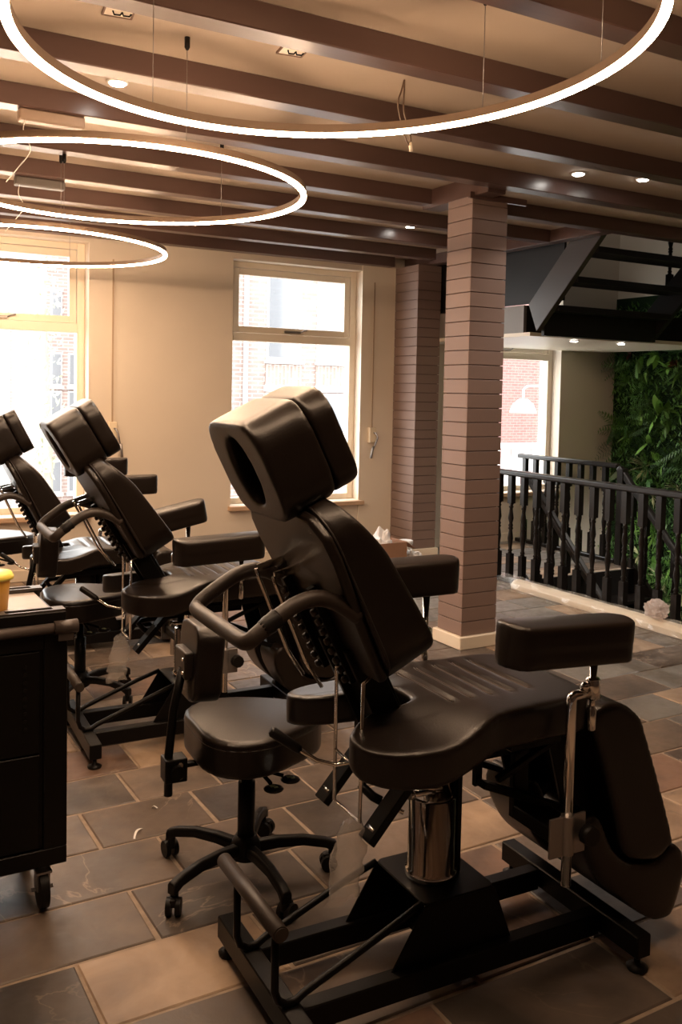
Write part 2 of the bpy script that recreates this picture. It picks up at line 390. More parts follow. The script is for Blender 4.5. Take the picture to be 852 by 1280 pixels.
clad('column', 'brown boarded pier against the window wall, behind the free-standing column', 4.70, 4.955, 6.84, YW, ('front', 'left', 'right'))

# baseboards
struct('baseboard_back', MB().box2((X0, YW-.018, 0), (4.70, YW, .085)), cream, label='cream skirting board under the windows', cat='skirting')
struct('baseboard_right', MB().box2((4.955, YW-.018, 0), (6.28, YW, .085)), cream, label='cream skirting board on the landing', cat='skirting')

# windows
def window(idx, W, zt, label, crank=True):
    a, b, c, d = W; yf = YW+.13; t = bpy.data.objects.new('window_%d' % idx, None); COL.objects.link(t); t.location = ((a+b)/2, yf, c)
    tag(t, label, 'window', None, 'structure'); ox, oz = (a+b)/2, c
    A, B, D = a-ox, b-ox, d-oz; tz = zt-oz
    fr = MB(); fwd = .06
    fr.box2((A, 0, 0), (A+fwd, .09, D)); fr.box2((B-fwd, 0, 0), (B, .09, D)); fr.box2((A+fwd, 0, 0), (B-fwd, .09, .05)); fr.box2((A+fwd, 0, D-.05), (B-fwd, .09, D))
    obj('frame', fr, cream, t, bevel=.003, seg=1)
    obj('transom', MB().box2((A+fwd, -.012, tz-.035), (B-fwd, .09, tz+.035)), cream, t, bevel=.003, seg=1)
    s = MB(); u = .055; l, r_, z0, z1 = A+fwd+.004, B-fwd-.004, tz+.039, D-.054
    s.box2((l, .01, z0), (l+u, .06, z1)); s.box2((r_-u, .01, z0), (r_, .06, z1)); s.box2((l+u, .01, z0), (r_-u, .06, z0+u)); s.box2((l+u, .01, z1-u), (r_-u, .06, z1))
    sash = obj('sash', s, cream, t, bevel=.003, seg=1)
    obj('pane', MB().box2((l+u, .030, z0+u), (r_-u, .036, z1-u)), glass, sash)
    h = MB(); h.box2((-.09, -.012, z0+.012), (.07, .010, z0+.032)); h.tube([(.07, -.002, z0+.022), (.10, -.012, z0+.040), (.13, -.014, z0+.044)], .006, 8)
    obj('handle', h, grey_metal, sash); 
    obj('pane', MB().box2((A+fwd, .040, .05), (B-fwd, .046, tz-.035)), glass, t)
    obj('sill', MB().box2((A-.02, -.19, -.04), (B+.02, 0, -.001)), sill_m, t, bevel=.004, seg=1)
    return t
window(1, W1, 1.955, 'tall cream window at the left, behind the chairs')
window(2, W2, 1.955, 'tall cream window in the middle, behind the nearest chair')
window(3, W3, 1.90, 'window on the stair landing, right of the free-standing column')
struct('trim_3', MB().box2((4.34, YW-.012, .0), (4.70, YW-.001, ZB)), cream, label='flat cream casing strip right of the middle window', cat='trim')

# ------------------------------------------------------------------ outside
fac_m = bpy.data.materials.new('pale_brick'); fac_m.use_nodes = True
def brick_mat(m, c1, c2, mort, sc, vertical=False):
    nt = m.node_tree; N = nt.nodes; L = nt.links; b = N['Principled BSDF']; b.inputs['Roughness'].default_value = .9
    tc = N.new('ShaderNodeTexCoord'); mp = N.new('ShaderNodeMapping'); mp.inputs['Rotation'].default_value = (pi/2, 0, 0) if not vertical else (pi/2, 0, pi/2)
    br = N.new('ShaderNodeTexBrick'); br.inputs['Color1'].default_value = (*c1, 1); br.inputs['Color2'].default_value = (*c2, 1); br.inputs['Mortar'].default_value = (*mort, 1)
    br.inputs['Scale'].default_value = sc; br.inputs['Mortar Size'].default_value = .02; br.inputs['Brick Width'].default_value = .5; br.inputs['Row Height'].default_value = .16
    L.new(tc.outputs['Object'], mp.inputs[0]); L.new(mp.outputs[0], br.inputs[0]); L.new(br.outputs[0], b.inputs['Base Color'])
brick_mat(fac_m, (.30, .225, .20), (.235, .17, .155), (.40, .36, .34), 1.6)
fac_v = bpy.data.materials.new('pale_brick_upright'); fac_v.use_nodes = True; brick_mat(fac_v, (.29, .22, .19), (.23, .17, .15), (.38, .35, .33), 1.6, True)
pink = bpy.data.materials.new('red_brick'); pink.use_nodes = True; brick_mat(pink, (.20, .095, .085), (.16, .075, .068), (.24, .15, .14), 3.2)
dim_glass = mat('dim_window_glass', (.16, .17, .185), rough=.1)
pale_stone = mat('pale_concrete', (.42, .41, .40), rough=.8)
outwhite = mat('outdoor_white', (.50, .50, .50), rough=.6)
# facade opposite windows 1 and 2
FY = 20.0
b1 = thing('apartment_building', 'pale brick apartment building across the street, seen through the middle window', 'building', (12.0, FY, -4))
obj('wall', MB().box2((-4.6, 0, 0), (9, 4, 20)), fac_m, b1)
obj('downpipe', MB().cyl((-3.18, -.08, 0), (-3.18, -.08, 20), .06, 10), pale_stone, b1)
for k in range(7):
    z0 = 6.21-6.4+3.2*k
    for xx in (-2.15, -.78, .59, 3.2, 4.57, 5.94):
        wv = obj('window', MB().box2((xx-.47, -.02, z0), (xx+.47, -.005, z0+2.42)), outwhite, b1)
        obj('pane', MB().box2((xx-.40, -.035, z0+.08), (xx+.40, -.021, z0+2.34)), dim_glass, wv)
        obj('lintel', MB().box2((xx-.52, -.10, z0+2.45), (xx+.52, -.005, z0+2.60)), outwhite, b1)
        obj('spandrel', MB().box2((xx-.49, -.04, z0-.62), (xx+.49, -.005, z0-.09)), fac_v, b1)
        obj('window_sill', MB().box2((xx-.52, -.12, z0-.08), (xx+.52, -.005, z0)), outwhite, b1)
b2 = thing('apartment_building', 'pale apartment building with stacked narrow windows, seen through the left window', 'building', (5.9, 27, -6))
obj('wall', MB().box2((-.25, 0, 0), (2.2, 6, 12.2)), fac_m, b2)
obj('wing_wall', MB().box2((-.9, 5, 0), (-.25, 8, 10.2)), pale_stone, b2)
for zz in (2.2, 4.4, 6.4, 7.5, 9.3):
    for xx in (.12, .62):
        wv = obj('window', MB().box2((xx-.16, -.05, zz), (xx+.16, -.005, zz+.95)), outwhite, b2)
        obj('pane', MB().box2((xx-.12, -.08, zz+.05), (xx+.12, -.052, zz+.90)), dim_glass, wv)
        obj('window_sill', MB().box2((xx-.20, -.14, zz-.10), (xx+.20, -.005, zz-.002)), pale_stone, b2)
tr = thing('tree', 'pale thin tree outside, seen through the left window', 'tree', (4.15, 19.5, -4))
tk = MB().tube([(0, 0, 0), (.05, 0, 4), (-.05, .05, 7), (.0, 0, 8.4)], [.12, .10, .06, .02], 8); obj('trunk', tk, mat('pale_bark', (.30, .27, .22), .9), tr)
lv = MB(); rr = random.Random(5)
for k in range(260):
    z = rr.uniform(3.0, 8.6); rad = .42*sin(pi*min(1, (z-2.8)/6.0))*rr.random()**.5; an = rr.uniform(0, 2*pi)
    c = Vector((rad*cos(an), rad*sin(an), z)); d = Vector((rr.gauss(0, 1), rr.gauss(0, 1), rr.gauss(0, 1))).normalized()*.10; e = d.orthogonal().normalized()*.04
    lv.add([c-d, c+e, c+d, c-e], [(0, 1, 2, 3)])
tag(obj('foliage', lv, mat('pale_green_leaf', (.40, .44, .30), .8), tr), kind='stuff')
b3 = thing('brick_building', 'red brick building outside, seen through the landing window', 'building', (13.0, 13, -4))
obj('wall', MB().box2((-2.5, 0, 0), (-1.28, 3, 12)), pink, b3)
obj('gutter', MB().cyl((-2.5, -.06, 7.4), (-1.28, -.06, 7.4), .05, 10), outwhite, b3)
fn = thing('panel_fence', 'white ribbed fence outside the landing window', 'fence', (8.6, 10.2, -2))
obj('rail', MB().box2((-2, -.03, 2.73), (2.5, .06, 2.80)), outwhite, fn)
fp = MB().box2((-.075, -.02, 0), (.075, .02, 2.73)).mesh('fence_panel', outwhite, .006, 1)
for k in range(24): link('fence_panel', fp, fn, T(-1.9+k*.19, 0, 0))
struct('trim_4', MB().box2((-15, YW+.3, -4.2), (30, 60, -4)), pale_stone, label='pale street outside', cat='street')
pl = thing('outdoor_lamp', 'white dome lamp on a bracket outside the landing window', 'lamp', (7.85, 9.0, 1.27))
obj('shade', MB().lathe([(.17, 0), (.165, .03), (.13, .11), (.06, .17), (.03, .18)], 20), outwhite, pl)
obj('bracket', MB().tube([(0, 0, .18), (0, 0, .30), (.03, -.03, .34), (.5, -.8, .36), (.9, 7.465-9.0, .36)], .014, 8), outwhite, pl)

# ------------------------------------------------------------------ ring lamps and other lamps
def ring_lamp(label, c, r, tilt, hangs, start=.4):
    t = thing('ring_lamp', label, 'lamp', c, 0, None)
    M = Matrix(((1, 0, tilt[0], 0), (0, 1, tilt[1], 0), (-tilt[0]*0+tilt[0], tilt[1], 1, 0), (0, 0, 0, 1)))
    def ring(r0, r1, z0, z1, n=128):
        V = []
        for k in range(n):
            a = 2*pi*k/n
            for rr_, zz in ((r0, z0), (r1, z0), (r1, z1), (r0, z1)):
                x, y = rr_*cos(a), rr_*sin(a); V.append((x, y, zz+tilt[0]*x+tilt[1]*y))
        F = [(4*k+i, 4*k+(i+1) % 4, 4*((k+1) % n)+(i+1) % 4, 4*((k+1) % n)+i) for k in range(n) for i in range(4)]
        m = MB(); m.add(V, F, False); return m
    obj('housing', ring(r-.011, r+.010, .000, .026), mat('bronze_ring_housing', (.22, .15, .10), .4, .3), t)
    obj('diffuser', ring(r-.010, r+.0112, -.011, -.0005), RING_MAT, t)
    for a in hangs:
        x, y = r*cos(a), r*sin(a); z = .03+tilt[0]*x+tilt[1]*y
        wz = ZC-c[2]-.001
        for yy in [2.105-.63*6+.63*i for i in range(15)]:
            if yy <= c[1]+y <= yy+bw: wz = ZB-c[2]-.001
        obj('suspension_wire', MB().cyl((x, y, z), (x, y, wz), .0012, 6), grey_metal, t)
        obj('wire_anchor', MB().lathe([(.004, -.045), (.010, -.035), (.010, 0)], 12, (x, y, wz)), plastic, t)
    return t
ring_lamp('large glowing ring lamp nearest the camera, hanging over the nearest chair', (1.106, 1.982, 2.35), .7586, (.0234, -.0315), [radians(d) for d in (107, 24, 350, 200)])
ring_lamp('middle glowing ring lamp, hanging over the second chair', (1.153, 3.928, 2.35), .777, (-.006, .001), [radians(d) for d in (95, 35, 150, 270)])
ring_lamp('farthest glowing ring lamp, hanging near the left window', (1.16, 5.92, 2.35), .822, (-.006, .003), [radians(d) for d in (60, 150, 270)])
def driver(label, x, y, col):
    t = thing('lamp_driver_box', label, 'driver box', (x, y, ZB-.05))
    obj('casing', MB().box2((-.135, -.03, 0), (.135, .03, .05)), col, t, bevel=.008)
    obj('cable', MB().tube(catmull([(-.11, -.02, .01), (-.12, -.03, -.05), (-.09, -.02, -.12), (-.14, .0, -.20), (-.18, .02, -.255)], 6, False), .002, 6), white, t)
driver('dark grey tubular driver box under a beam at the far left', 1.10, 5.345, mat('taupe_metal', (.10, .085, .075), .45))
driver('pale driver box under a beam behind the nearest ring lamp', .88, 4.045, mat('pale_taupe_metal', (.30, .21, .15), .5))
def downlight(label, x, y, z, pw, ang=110, rad=.032, sc=1.0):
    t = thing('downlight', label, 'downlight', (x, y, z))
    obj('bezel', MB().lathe([(rad+.012, 0), (rad+.010, -.006), (rad, -.008), (rad-.001, -.002)], 24), white, t)
    obj('lens', MB().lathe([(rad-.002, -.0105), (rad-.004, -.0125)], 20), SPOT_MAT, t)
    ld = bpy.data.lights.new('downlight_bulb', 'SPOT'); ld.energy = pw; ld.color = (1, .90, .80); ld.spot_size = radians(ang); ld.spot_blend = .5; ld.shadow_soft_size = .03
    lo = bpy.data.objects.new('downlight_bulb', ld); COL.objects.link(lo); lo.parent = t; lo.location = (0, 0, -.03)
downlight('bright downlight in the ceiling right of the free-standing column', 4.09, 3.73, ZC, SPOT_W)
downlight('bright downlight in the ceiling inside the nearest ring at the left', 1.08, 3.76, ZC, SPOT_W)
downlight('downlight hidden in the bay in front of the beam over the column', 3.70, 3.84, ZC, SPOT_W*.5)
downlight('downlight hidden between far beams left of the column', 3.86, 5.74, ZC, SPOT_W*.7)
downlight('left of the two small downlights under the stair landing', 5.60, 5.80, 1.97, SPOT_W*.35)
downlight('right of the two small downlights under the stair landing', 6.14, 5.78, 1.97, SPOT_W*.35)
for lab, x, y in (('square cable plate in the ceiling at the top left', .879, 3.05), ('square cable plate in the ceiling at the top centre', 1.521, 3.05)):
    t = thing('ceiling_plate', lab, 'cable plate', (x, y, ZC), radians(-8))
    obj('plate', MB().box2((-.045, -.045, -.006), (.045, .045, 0)), cream, t, bevel=.002, seg=1)
    for k in range(2): obj('wire_stub', MB().tube([(-.02+.03*k, 0, -.006), (-.015+.03*k, .005, -.016), (.005+.03*k, .008, -.014), (.01+.03*k, .0, -.009)], .003, 6), plastic, t)
    fr_ = MB(); 
    for a_, b_ in (((-.05, -.05), (.05, -.044)), ((-.05, .044), (.05, .05)), ((-.05, -.044), (-.044, .044)), ((.044, -.044), (.05, .044))): fr_.box2((*a_, -.008), (*b_, 0))
    obj('rim', fr_, mat('worn_brown_edge', (.16, .09, .06), .6), t)
t = thing('hanging_cable', 'loop of brown cable hanging from the ceiling above the nearest ring lamp', 'cable', (2.041, 3.10, ZC))
obj('loop', MB().tube(catmull([(0, 0, 0), (-.02, -.01, -.05), (-.035, -.01, -.10), (-.01, 0, -.17), (.015, 0, -.235), (.035, 0, -.25), (.03, 0, -.20), (.0, 0, -.12), (.0, 0, -.04), (0, 0, -.0)], 6, False), .0035, 6), mat('brown_cable', (.13, .08, .05), .5), t)
obj('connector', MB().cyl((.033, 0, -.24), (.04, 0, -.275), .008, 8), cream, t)
downlight('added unseen downlight above the stairwell, brightening the planting', 6.55, 4.2, ZC, SPOT_W*4)  # lamp added out of view to brighten the plant wall
downlight('added unseen downlight above the stairwell near the right edge, brightening the planting', 6.55, 3.2, ZC, SPOT_W*4)  # second added lamp, also out of view, for the plant wall
downlight('added unseen downlight at the top of the stair shaft, brightening the wall behind the treads', 6.2, 6.6, 5.2, SPOT_W*1.1)  # added upstairs lamp, lifts the back wall seen between the open treads
# blind winders
for lab, x, z, lean in (('white blind winder with a crank handle on the wall between the left and middle windows', 2.045, 1.15, .02), ('white blind winder with a crank handle right of the middle window', 4.46, 1.10, -.05)):
    t = thing('blind_winder', lab, 'blind winder', (x, YW-.012 if x > 4 else YW, z))
    obj('case', MB().box2((-.035, -.045, -.07), (.035, 0, .07)), mat('ivory_plastic', (.78, .66, .48), .4), t, bevel=.006)
    h = MB().tube([(.01, -.045, .02), (.012, -.075, .02), (.03, -.08, -.02), (.03+lean, -.085, -.13)], .007, 8); h.cyl((.03+lean, -.085, -.10), (.03+lean*1.5, -.086, -.21), .011, 10)
    obj('crank', h, grey_metal, t)
    obj('strap', MB().box2((-.006, -.022, .07), (.006, -.019, ZB-z-.15)), mat('tan_strap', (.45, .33, .22), .8), t)

# ------------------------------------------------------------------ railings and stairs
blk = mat('black_stair_paint', (.010, .0078, .007), rough=.30, bump=.1, bump_scale=30, spec=.32)
def baluster_mesh(H=.80, r=.024):
    key = 'bal%.2f' % H
    if key in MATS: return MATS[key]
    m = MB(); q = r*.95
    m.box2((-q, -q, 0), (q, q, .20)); m.box2((-q, -q, H-.22), (q, q, H))
    z0, z1 = .20, H-.22; L = z1-z0
    pr = [(0, .9), (.03, .55), (.06, .85), (.09, .55), (.14, .62), (.30, .95), (.42, .70), (.47, .55), (.50, .90), (.53, .60), (.56, .85), (.60, .55), (.70, .95), (.82, .70), (.90, .55), (.93, .85), (.96, .55), (1, .9)]
    m.lathe([(r*b, z0+L*a) for a, b in pr], 12)
    MATS[key] = m.mesh('baluster', blk); return MATS[key]
def railing(label, x, ys_, y0, y1, zt=.90):
    t = thing('railing', label, 'railing', (x, (y0+y1)/2, 0)); oy = (y0+y1)/2
    obj('handrail', MB().box2((-.032, y0-oy, zt-.045), (.032, y1-oy, zt)), blk, t, bevel=.012, seg=2)
    obj('bottom_rail', MB().box2((-.03, y0-oy, .0), (.03, y1-oy, .035)), blk, t, bevel=.004, seg=1)
    bm_ = baluster_mesh(zt-.045-.035)
    for y in ys_: link('baluster', bm_, t, T(0, y-oy, .035))
    return t
railing('long black railing with turned balusters in front of the stairwell', 4.80, [5.755-.148*k for k in range(0, 28)], 1.60, 5.86)
railing('short black railing on the far side of the stairwell, beside the landing window', 6.25, [7.10-.155*k for k in range(8)], 5.86, 7.20)
def stairs_down():
    t = thing('staircase', 'black stairs going down inside the railings, with sloping handrails', 'stairs', (5.60, WY1, 0))
    n = 13
    for k in range(1, n): obj('tread', MB().box2((-.60, -.215*k-.02, -.215*k-.035), (.60, -.215*(k-1)+.0, -.215*k)), blk, t, bevel=.004, seg=1)
    for sx in (-.625, .625):
        dy = .19 if sx > 0 else 0
        p = [(0.0, -.30), (0.0, .04), (-.215*n, -.215*n+.04), (-.215*n, -.215*n-.30)]
        obj('string_board', MB().prism([(a-.0, b) for a, b in p], sx-.02, sx+.02, 'x'), blk, t)
        hx = sx
        obj('handrail', MB().bar((hx, .02+dy, .87), (hx, -2.60+dy, -1.77), .055, .055), blk, t, bevel=.012)
        obj('newel', MB().box2((hx-.035, dy-.035-.02, -.25), (hx+.035, dy+.035-.02, .862)), blk, t, bevel=.004, seg=1) if sx > 0 else None
        for k in range(1, 17):
            y = -.155*k; link('baluster', baluster_mesh(), t, T(hx, y+dy, y+.03))
stairs_down()
LX=0
ld_ = thing('stair_landing', 'raised stair landing with a pale underside above the stairwell window', 'stair landing', (6.25, 6.3, 1.97))
obj('soffit', MB().box2((-1.30, -.68, 0), (1.12, YW-6.3-.002, .03)), cream, ld_)
obj('edge_board', MB().box2((-1.30, -.60, .03), (-1.27, YW-6.3-.002, .25)), mat('taupe_edge_paint', (.20, .18, .165), .5), ld_)
obj('deck', MB().box2((-1.27, -.60, .03), (1.12, YW-6.3-.002, .25)), dark_wall, ld_)
up = thing('staircase', 'dark open-tread stairs rising from the landing to the floor above', 'stairs', (5.62, 5.60, 2.0))
for sx, x in ((-1, -.66), (1, .66)):
    p = [(-.07, .0), (.03, .22), (-.90, 1.15), (-2.2, 2.45), (-2.4, 2.35), (-1.0, .93)]
    obj('string_board', MB().prism(p, x-.025, x+.025, 'x'), mat('dark_brown_string_paint', (.045, .034, .030), .38) if sx < 0 else dark_wall, up, bevel=.003, seg=1)
for k in range(0, 10): obj('tread', MB().box2((-.63, -.20*k-.255, .20*k+.155), (.63, -.20*k-.02, .20*k+.20)), dark_wall, up, bevel=.003, seg=1)
obj('side_panel', MB().box2((-.632, -.3, .232), (-.61, 1.6, ZB-2.0+.3)), dark_wall, up)
obj('bottom_riser', MB().box2((-.63, -.10, -.03), (.63, -.07, .16)), dark_wall, up)
obj('handrail', MB().bar((.66, -.05, 1.0), (.66, -1.6, 2.6), .06, .06), blk, up, bevel=.01)
for k in range(1, 8): link('baluster', baluster_mesh(), up, T(.66, -.20*k, .19*k+.15))
un = thing('staircase', 'dark sloping underside of another stair flight at the right edge', 'stairs', (7.15, 4.9, 1.9))
obj('string_board', MB().prism([(.7, .10), (.62, -.02), (-.10, .70), (-.10, 1.5), (.7, .6)], -.12, .12, 'x'), dark_wall, un)

# white-wrapped strip along the railing
t = thing('wrapped_board', 'long cream board wrapped in clear film, lying along the foot of the railing', 'board', (4.69, 3.6, 0))
obj('board', MB().prism([(-.052, .002), (.055, .002), (.055, .05), (.03, .075), (-.02, .07), (-.052, .045)], -2.0, 1.80, 'y'), mat('ivory_board', (.78, .70, .58), .45), t, bevel=.006)
rr = random.Random(3); V = []; F = []; n = 60; PR = 7
for i in range(n+1):
    y = -2.0+3.95*i/n
    for j, (x, z) in enumerate(((-.135, .004), (-.10, .012), (-.075, .02), (-.058, .05), (-.02, .080), (.03, .084), (.062, .04))):
        V.append((x+rr.uniform(-.022, .022)*(j < 3), y+rr.uniform(-.01, .01), z+rr.uniform(0, .010)+(.008 if j < 3 else 0)*rr.random()))
for i in range(n):
    for j in range(PR-1): F.append((i*PR+j, i*PR+j+1, (i+1)*PR+j+1, (i+1)*PR+j))
obj('film_wrap', MB().add(V, F), thin_film, t)
def crumple(name, label, cat, loc, r, sc, m, seed, amp=.35, sub=4):
    bm = bmesh.new(); bmesh.ops.create_icosphere(bm, subdivisions=sub, radius=r)
    for v in bm.verts:
        d = v.co.normalized(); k = 1+amp*noise.noise(d*2.3+Vector((seed, 0, 0)))+amp*.4*noise.noise(d*7+Vector((0, seed, 0)))
        v.co = Vector((d.x*sc[0], d.y*sc[1], d.z*sc[2]))*r*k
    zm = min(v.co.z for v in bm.verts)
    for v in bm.verts: v.co.z = max(v.co.z, zm*.6)-zm*.6
    me = bpy.data.meshes.new(name); bm.to_mesh(me); bm.free(); me.materials.append(m)
    o = link(name, me); o.location = loc; tag(o, label, cat); return o
crumple('plastic_bag', 'crumpled clear plastic bag at the foot of the railing on the right', 'plastic bag', (4.675, 4.02, .090), .068, (1, 1.15, .95), clear('crumpled_film', (.95, .92, .90), .2, milk=.55, milkcol=(.85, .75, .70)), 3)
# box, bag and cup beside the pier
bx = thing('cardboard_box', 'open brown cardboard box on the floor in front of the pier', 'box', (4.00, 6.25, 0), radians(4))
m_card = mat('cardboard', (.34, .18, .105), .8, noise_amt=.1)
bb = MB(); q = .145
for a_, b_ in (((-q, -q, 0), (q, -q+.008, .29)), ((-q, q-.008, 0), (q, q, .29)), ((-q, -q+.008, 0), (-q+.008, q-.008, .29)), ((q-.008, -q+.008, 0), (q, q-.008, .29)), ((-q+.008, -q+.008, 0), (q-.008, q-.008, .01))): bb.box2(a_, b_)
obj('carton', bb, m_card, bx)
for s_, rot in ((1, 35), (-1, 60)):
    obj('flap', MB().box2((0, -q+.01, 0), (.11, q-.01, .005), T(q*s_, 0, .288) @ Matrix.Rotation(radians(rot) if s_ > 0 else pi-radians(rot), 4, 'Y')), m_card, bx)
crumple('white_bag', 'crumpled white bag bulging out of the cardboard box', 'bag', (3.985, 6.23, .012), .118, (.85, .85, 1.75), mat('white_bag_film', (.82, .82, .84), .45), 9)
crumple('white_cloth', 'crumpled white cloth on the floor between the box and the pier', 'cloth', (4.29, 6.22, 0), .075, (1, 1, 1.5), mat('white_cloth', (.75, .72, .68), .8), 21)
cp = thing('white_tub', 'white tub with a grey label standing by the foot of the pier', 'tub', (4.40, 6.50, 0))
obj('body', MB().lathe([(.052, 0), (.058, .19), (.060, .20)], 24), white, cp)
obj('lid', MB().lathe([(.064, .20), (.064, .225), (.058, .23)], 24), white, cp)
obj('label_band', MB().lathe([(.0555, .06), (.0590, .15)], 24), mat('grey_label', (.12, .12, .12), .5), cp)
obj('contents', MB().lathe([(.05, .01), (.05, .012)], 12), white, cp) if 0 else None

# ------------------------------------------------------------------ plant wall
pw_ = thing('plant_wall', 'wall of dense green artificial plants beyond the stairwell', 'plant wall', (X1, 4.5, 0))
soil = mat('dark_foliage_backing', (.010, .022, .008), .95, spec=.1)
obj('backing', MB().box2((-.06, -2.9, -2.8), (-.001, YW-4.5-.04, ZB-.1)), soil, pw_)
def blade(m, base, d, L, wd, droop, segs=3):
    d = Vector(d).normalized(); side = d.cross(Vector((0, 0, 1)));
    if side.length < .1: side = d.cross(Vector((0, 1, 0)))
    side.normalize(); V = []; p = Vector(base)
    for i in range(segs+1):
        f = i/segs; ww = wd*sin(pi*min(.98, .12+.86*f))**.8*.5 if i < segs else .0005
        V += [p-side*ww, p+side*ww]; p = p+d*(L/segs); d = (d+Vector((0, 0, -droop/segs))).normalized()
    m.add(V, [(2*i, 2*i+1, 2*i+3, 2*i+2) for i in range(segs)], True)
gm = [mat('fern_green', (.085, .20, .035), .45, rand=.35, noise_amt=.4), mat('deep_green', (.045, .12, .028), .4, rand=.4, noise_amt=.4), mat('bright_leaf_green', (.16, .32, .06), .4, rand=.3), mat('pale_striped_leaf', (.52, .52, .28), .45, rand=.25, noise_amt=.4, noise_scale=30), mat('russet_leaf', (.22, .07, .04), .5, rand=.3)]
def rosette(kind, rg):
    m = MB()
    if kind == 'spider_plant':
        for k in range(26):
            a = rg.uniform(0, 2*pi); e = rg.uniform(.2, 1); blade(m, (0, 0, 0), (-e, cos(a)*.9, sin(a)*.9+.2), rg.uniform(.12, .2), .012, rg.uniform(.4, 1.2), 4)
    if kind == 'fern':
        for k in range(9):
            a = rg.uniform(0, 2*pi); d = Vector((-.7, cos(a), sin(a)+.15)).normalized(); L = rg.uniform(.16, .26); p = Vector((0, 0, 0)); side = d.cross(Vector((-1, 0, .2))).normalized()
            for i in range(10):
                p = p+d*(L/10); d = (d+Vector((0, 0, -.06))).normalized(); ll = .055*sin(pi*(.1+.88*i/10))
                for sg in (-1, 1): blade(m, p, side*sg+d*.5, ll, .010, .2, 2)
    if kind == 'broad_leaf_plant':
        for k in range(8):
            a = rg.uniform(0, 2*pi); blade(m, (0, 0, 0), (-.6, cos(a), sin(a)+.1), rg.uniform(.12, .2), .05, .5, 4)
    if kind == 'russet_plant':
        for k in range(16):
            a = rg.uniform(0, 2*pi); blade(m, (-.02, 0, 0), (-.8, cos(a)*.8, sin(a)*.8), rg.uniform(.05, .09), .03, .3, 3)
    return m
rg = random.Random(4); protos = []
for kind, mi, c in (('fern', 0, 3), ('fern', 1, 2), ('fern', 2, 2), ('spider_plant', 3, 2), ('spider_plant', 2, 2), ('broad_leaf_plant', 1, 2), ('broad_leaf_plant', 2, 2), ('russet_plant', 4, 2)):
    for k in range(c): protos.append((kind, rosette(kind, rg).mesh(kind, gm[mi])))
wts = [2, 2, 2, 2, 2, 2, 2, 3.2, 3.2, 2.5, 2.5, 1.5, 1.5, 2, 2, 1.2, 1.2]
for k in range(290):
    kind, me = rg.choices(protos, wts)[0]
    y, z = rg.uniform(3.2, YW-.1), rg.uniform(-1.2, 2.3); s_ = rg.uniform(.8, 1.5)
    link(kind, me, pw_, T(-.07-rg.random()*.06, y-4.5, z) @ Matrix.Rotation(rg.uniform(-.9, .9), 4, 'X') @ Matrix.Scale(s_, 4))
sm = MB()
for k in range(26000):
    y, z = rg.uniform(2.8, YW-.05)-4.5, rg.uniform(-1.6, 2.45); a = rg.uniform(0, 2*pi)
    blade(sm, (-.055-rg.random()*.05, y, z), (-rg.uniform(.3, 1), cos(a), sin(a)), rg.uniform(.035, .08), rg.uniform(.014, .03), .3, 2)
tag(obj('small_leaves', sm, mat('small_leaf_green', (.095, .21, .04), .45, noise_scale=1.7, col2=(.035, .095, .02)), pw_), kind='stuff')

for lab, x, y, rz, L_ in (('thin curled white plastic strip on the floor left of the nearest stool', .93, 2.93, .9, .075), ('tiny white scrap on the floor behind the white plastic strip', 1.04, 3.09, 2.2, .022)):
    m = MB(); V = []
    for i in range(9):
        f = i/8; V += [(L_*(f-.5), .006*sin(3*f)-.0035, .0015+.008*sin(pi*f)), (L_*(f-.5), .006*sin(3*f)+.0035, .0015+.010*sin(pi*f))]
    m.add(V, [(2*i, 2*i+1, 2*i+3, 2*i+2) for i in range(8)], True); o = obj('plastic_strip', m, white); o.location = (x, y, 0); o.rotation_euler = (0, 0, rz); tag(o, lab, 'scrap', 'scraps on the floor')

# ------------------------------------------------------------------ tattoo chairs
def frame_m(O, rec):
    """back frame: local x = across (y), local y = up along the back, local z = out of the front"""
    u = Vector((-sin(rec), 0, cos(rec))); n = Vector((cos(rec), 0, sin(rec))); a = u.cross(n)  # across
    return Matrix(((a.x, u.x, n.x, O[0]), (a.y, u.y, n.y, O[1]), (a.z, u.z, n.z, O[2]), (0, 0, 0, 1)))
# seat pad
half = [(-.105, .0), (-.11, .04), (-.15, .056), (-.23, .066), (-.30, .10), (-.345, .155), (-.335, .215), (-.27, .262), (-.16, .278), (-.05, .258), (.03, .232), (.12, .222), (.25, .218), (.315, .205), (.350, .165), (.36, .08)]
outl = half+[(x, -y) for x, y in reversed(half[1:])]+[]
oc = [(p.x, p.y) for p in catmull([(x, y, 0) for x, y in outl], 5, True)]
def seat_disp(v):
    x, y, z = v
    wing = max(0, min(1, (.03-x)/.22)); wing = wing*wing*(3-2*wing)
    z -= .022*wing*max(0, min(1, (abs(y)-.05)/.08))
    z -= .030*wing*max(0, min(1, (abs(y)-.14)/.14))
    q = max(0, min(1, (z-.66)/.06)); q = q*q*(3-2*q)
    z += .018*wing*(1-q)
    return Vector((x, y, z))
def stitch_groove(v):
    w0 = Vector(v); v = seat_disp(v)
    if w0.z > .728 and -.06 < w0.x < .27 and -.12 < w0.y < .19:
        for sx in (-.025, .035, .095, .155, .215): v.z -= .010*math.exp(-((w0.x-sx)/.006)**2)*min(1, (.155-abs(w0.y-.035))/.03)
    return v
ME = {}
ME['seat'] = remesh_prism('seat', oc, [], .640, .738, leather, .0085, 9, stitch_groove)
from mathutils.bvhtree import BVHTree
def bvh(me): return BVHTree.FromPolygons([v.co for v in me.vertices], [tuple(p.vertices) for p in me.polygons])
_sb = bvh(ME['seat'])
ME['stitch_lines'] = MB()
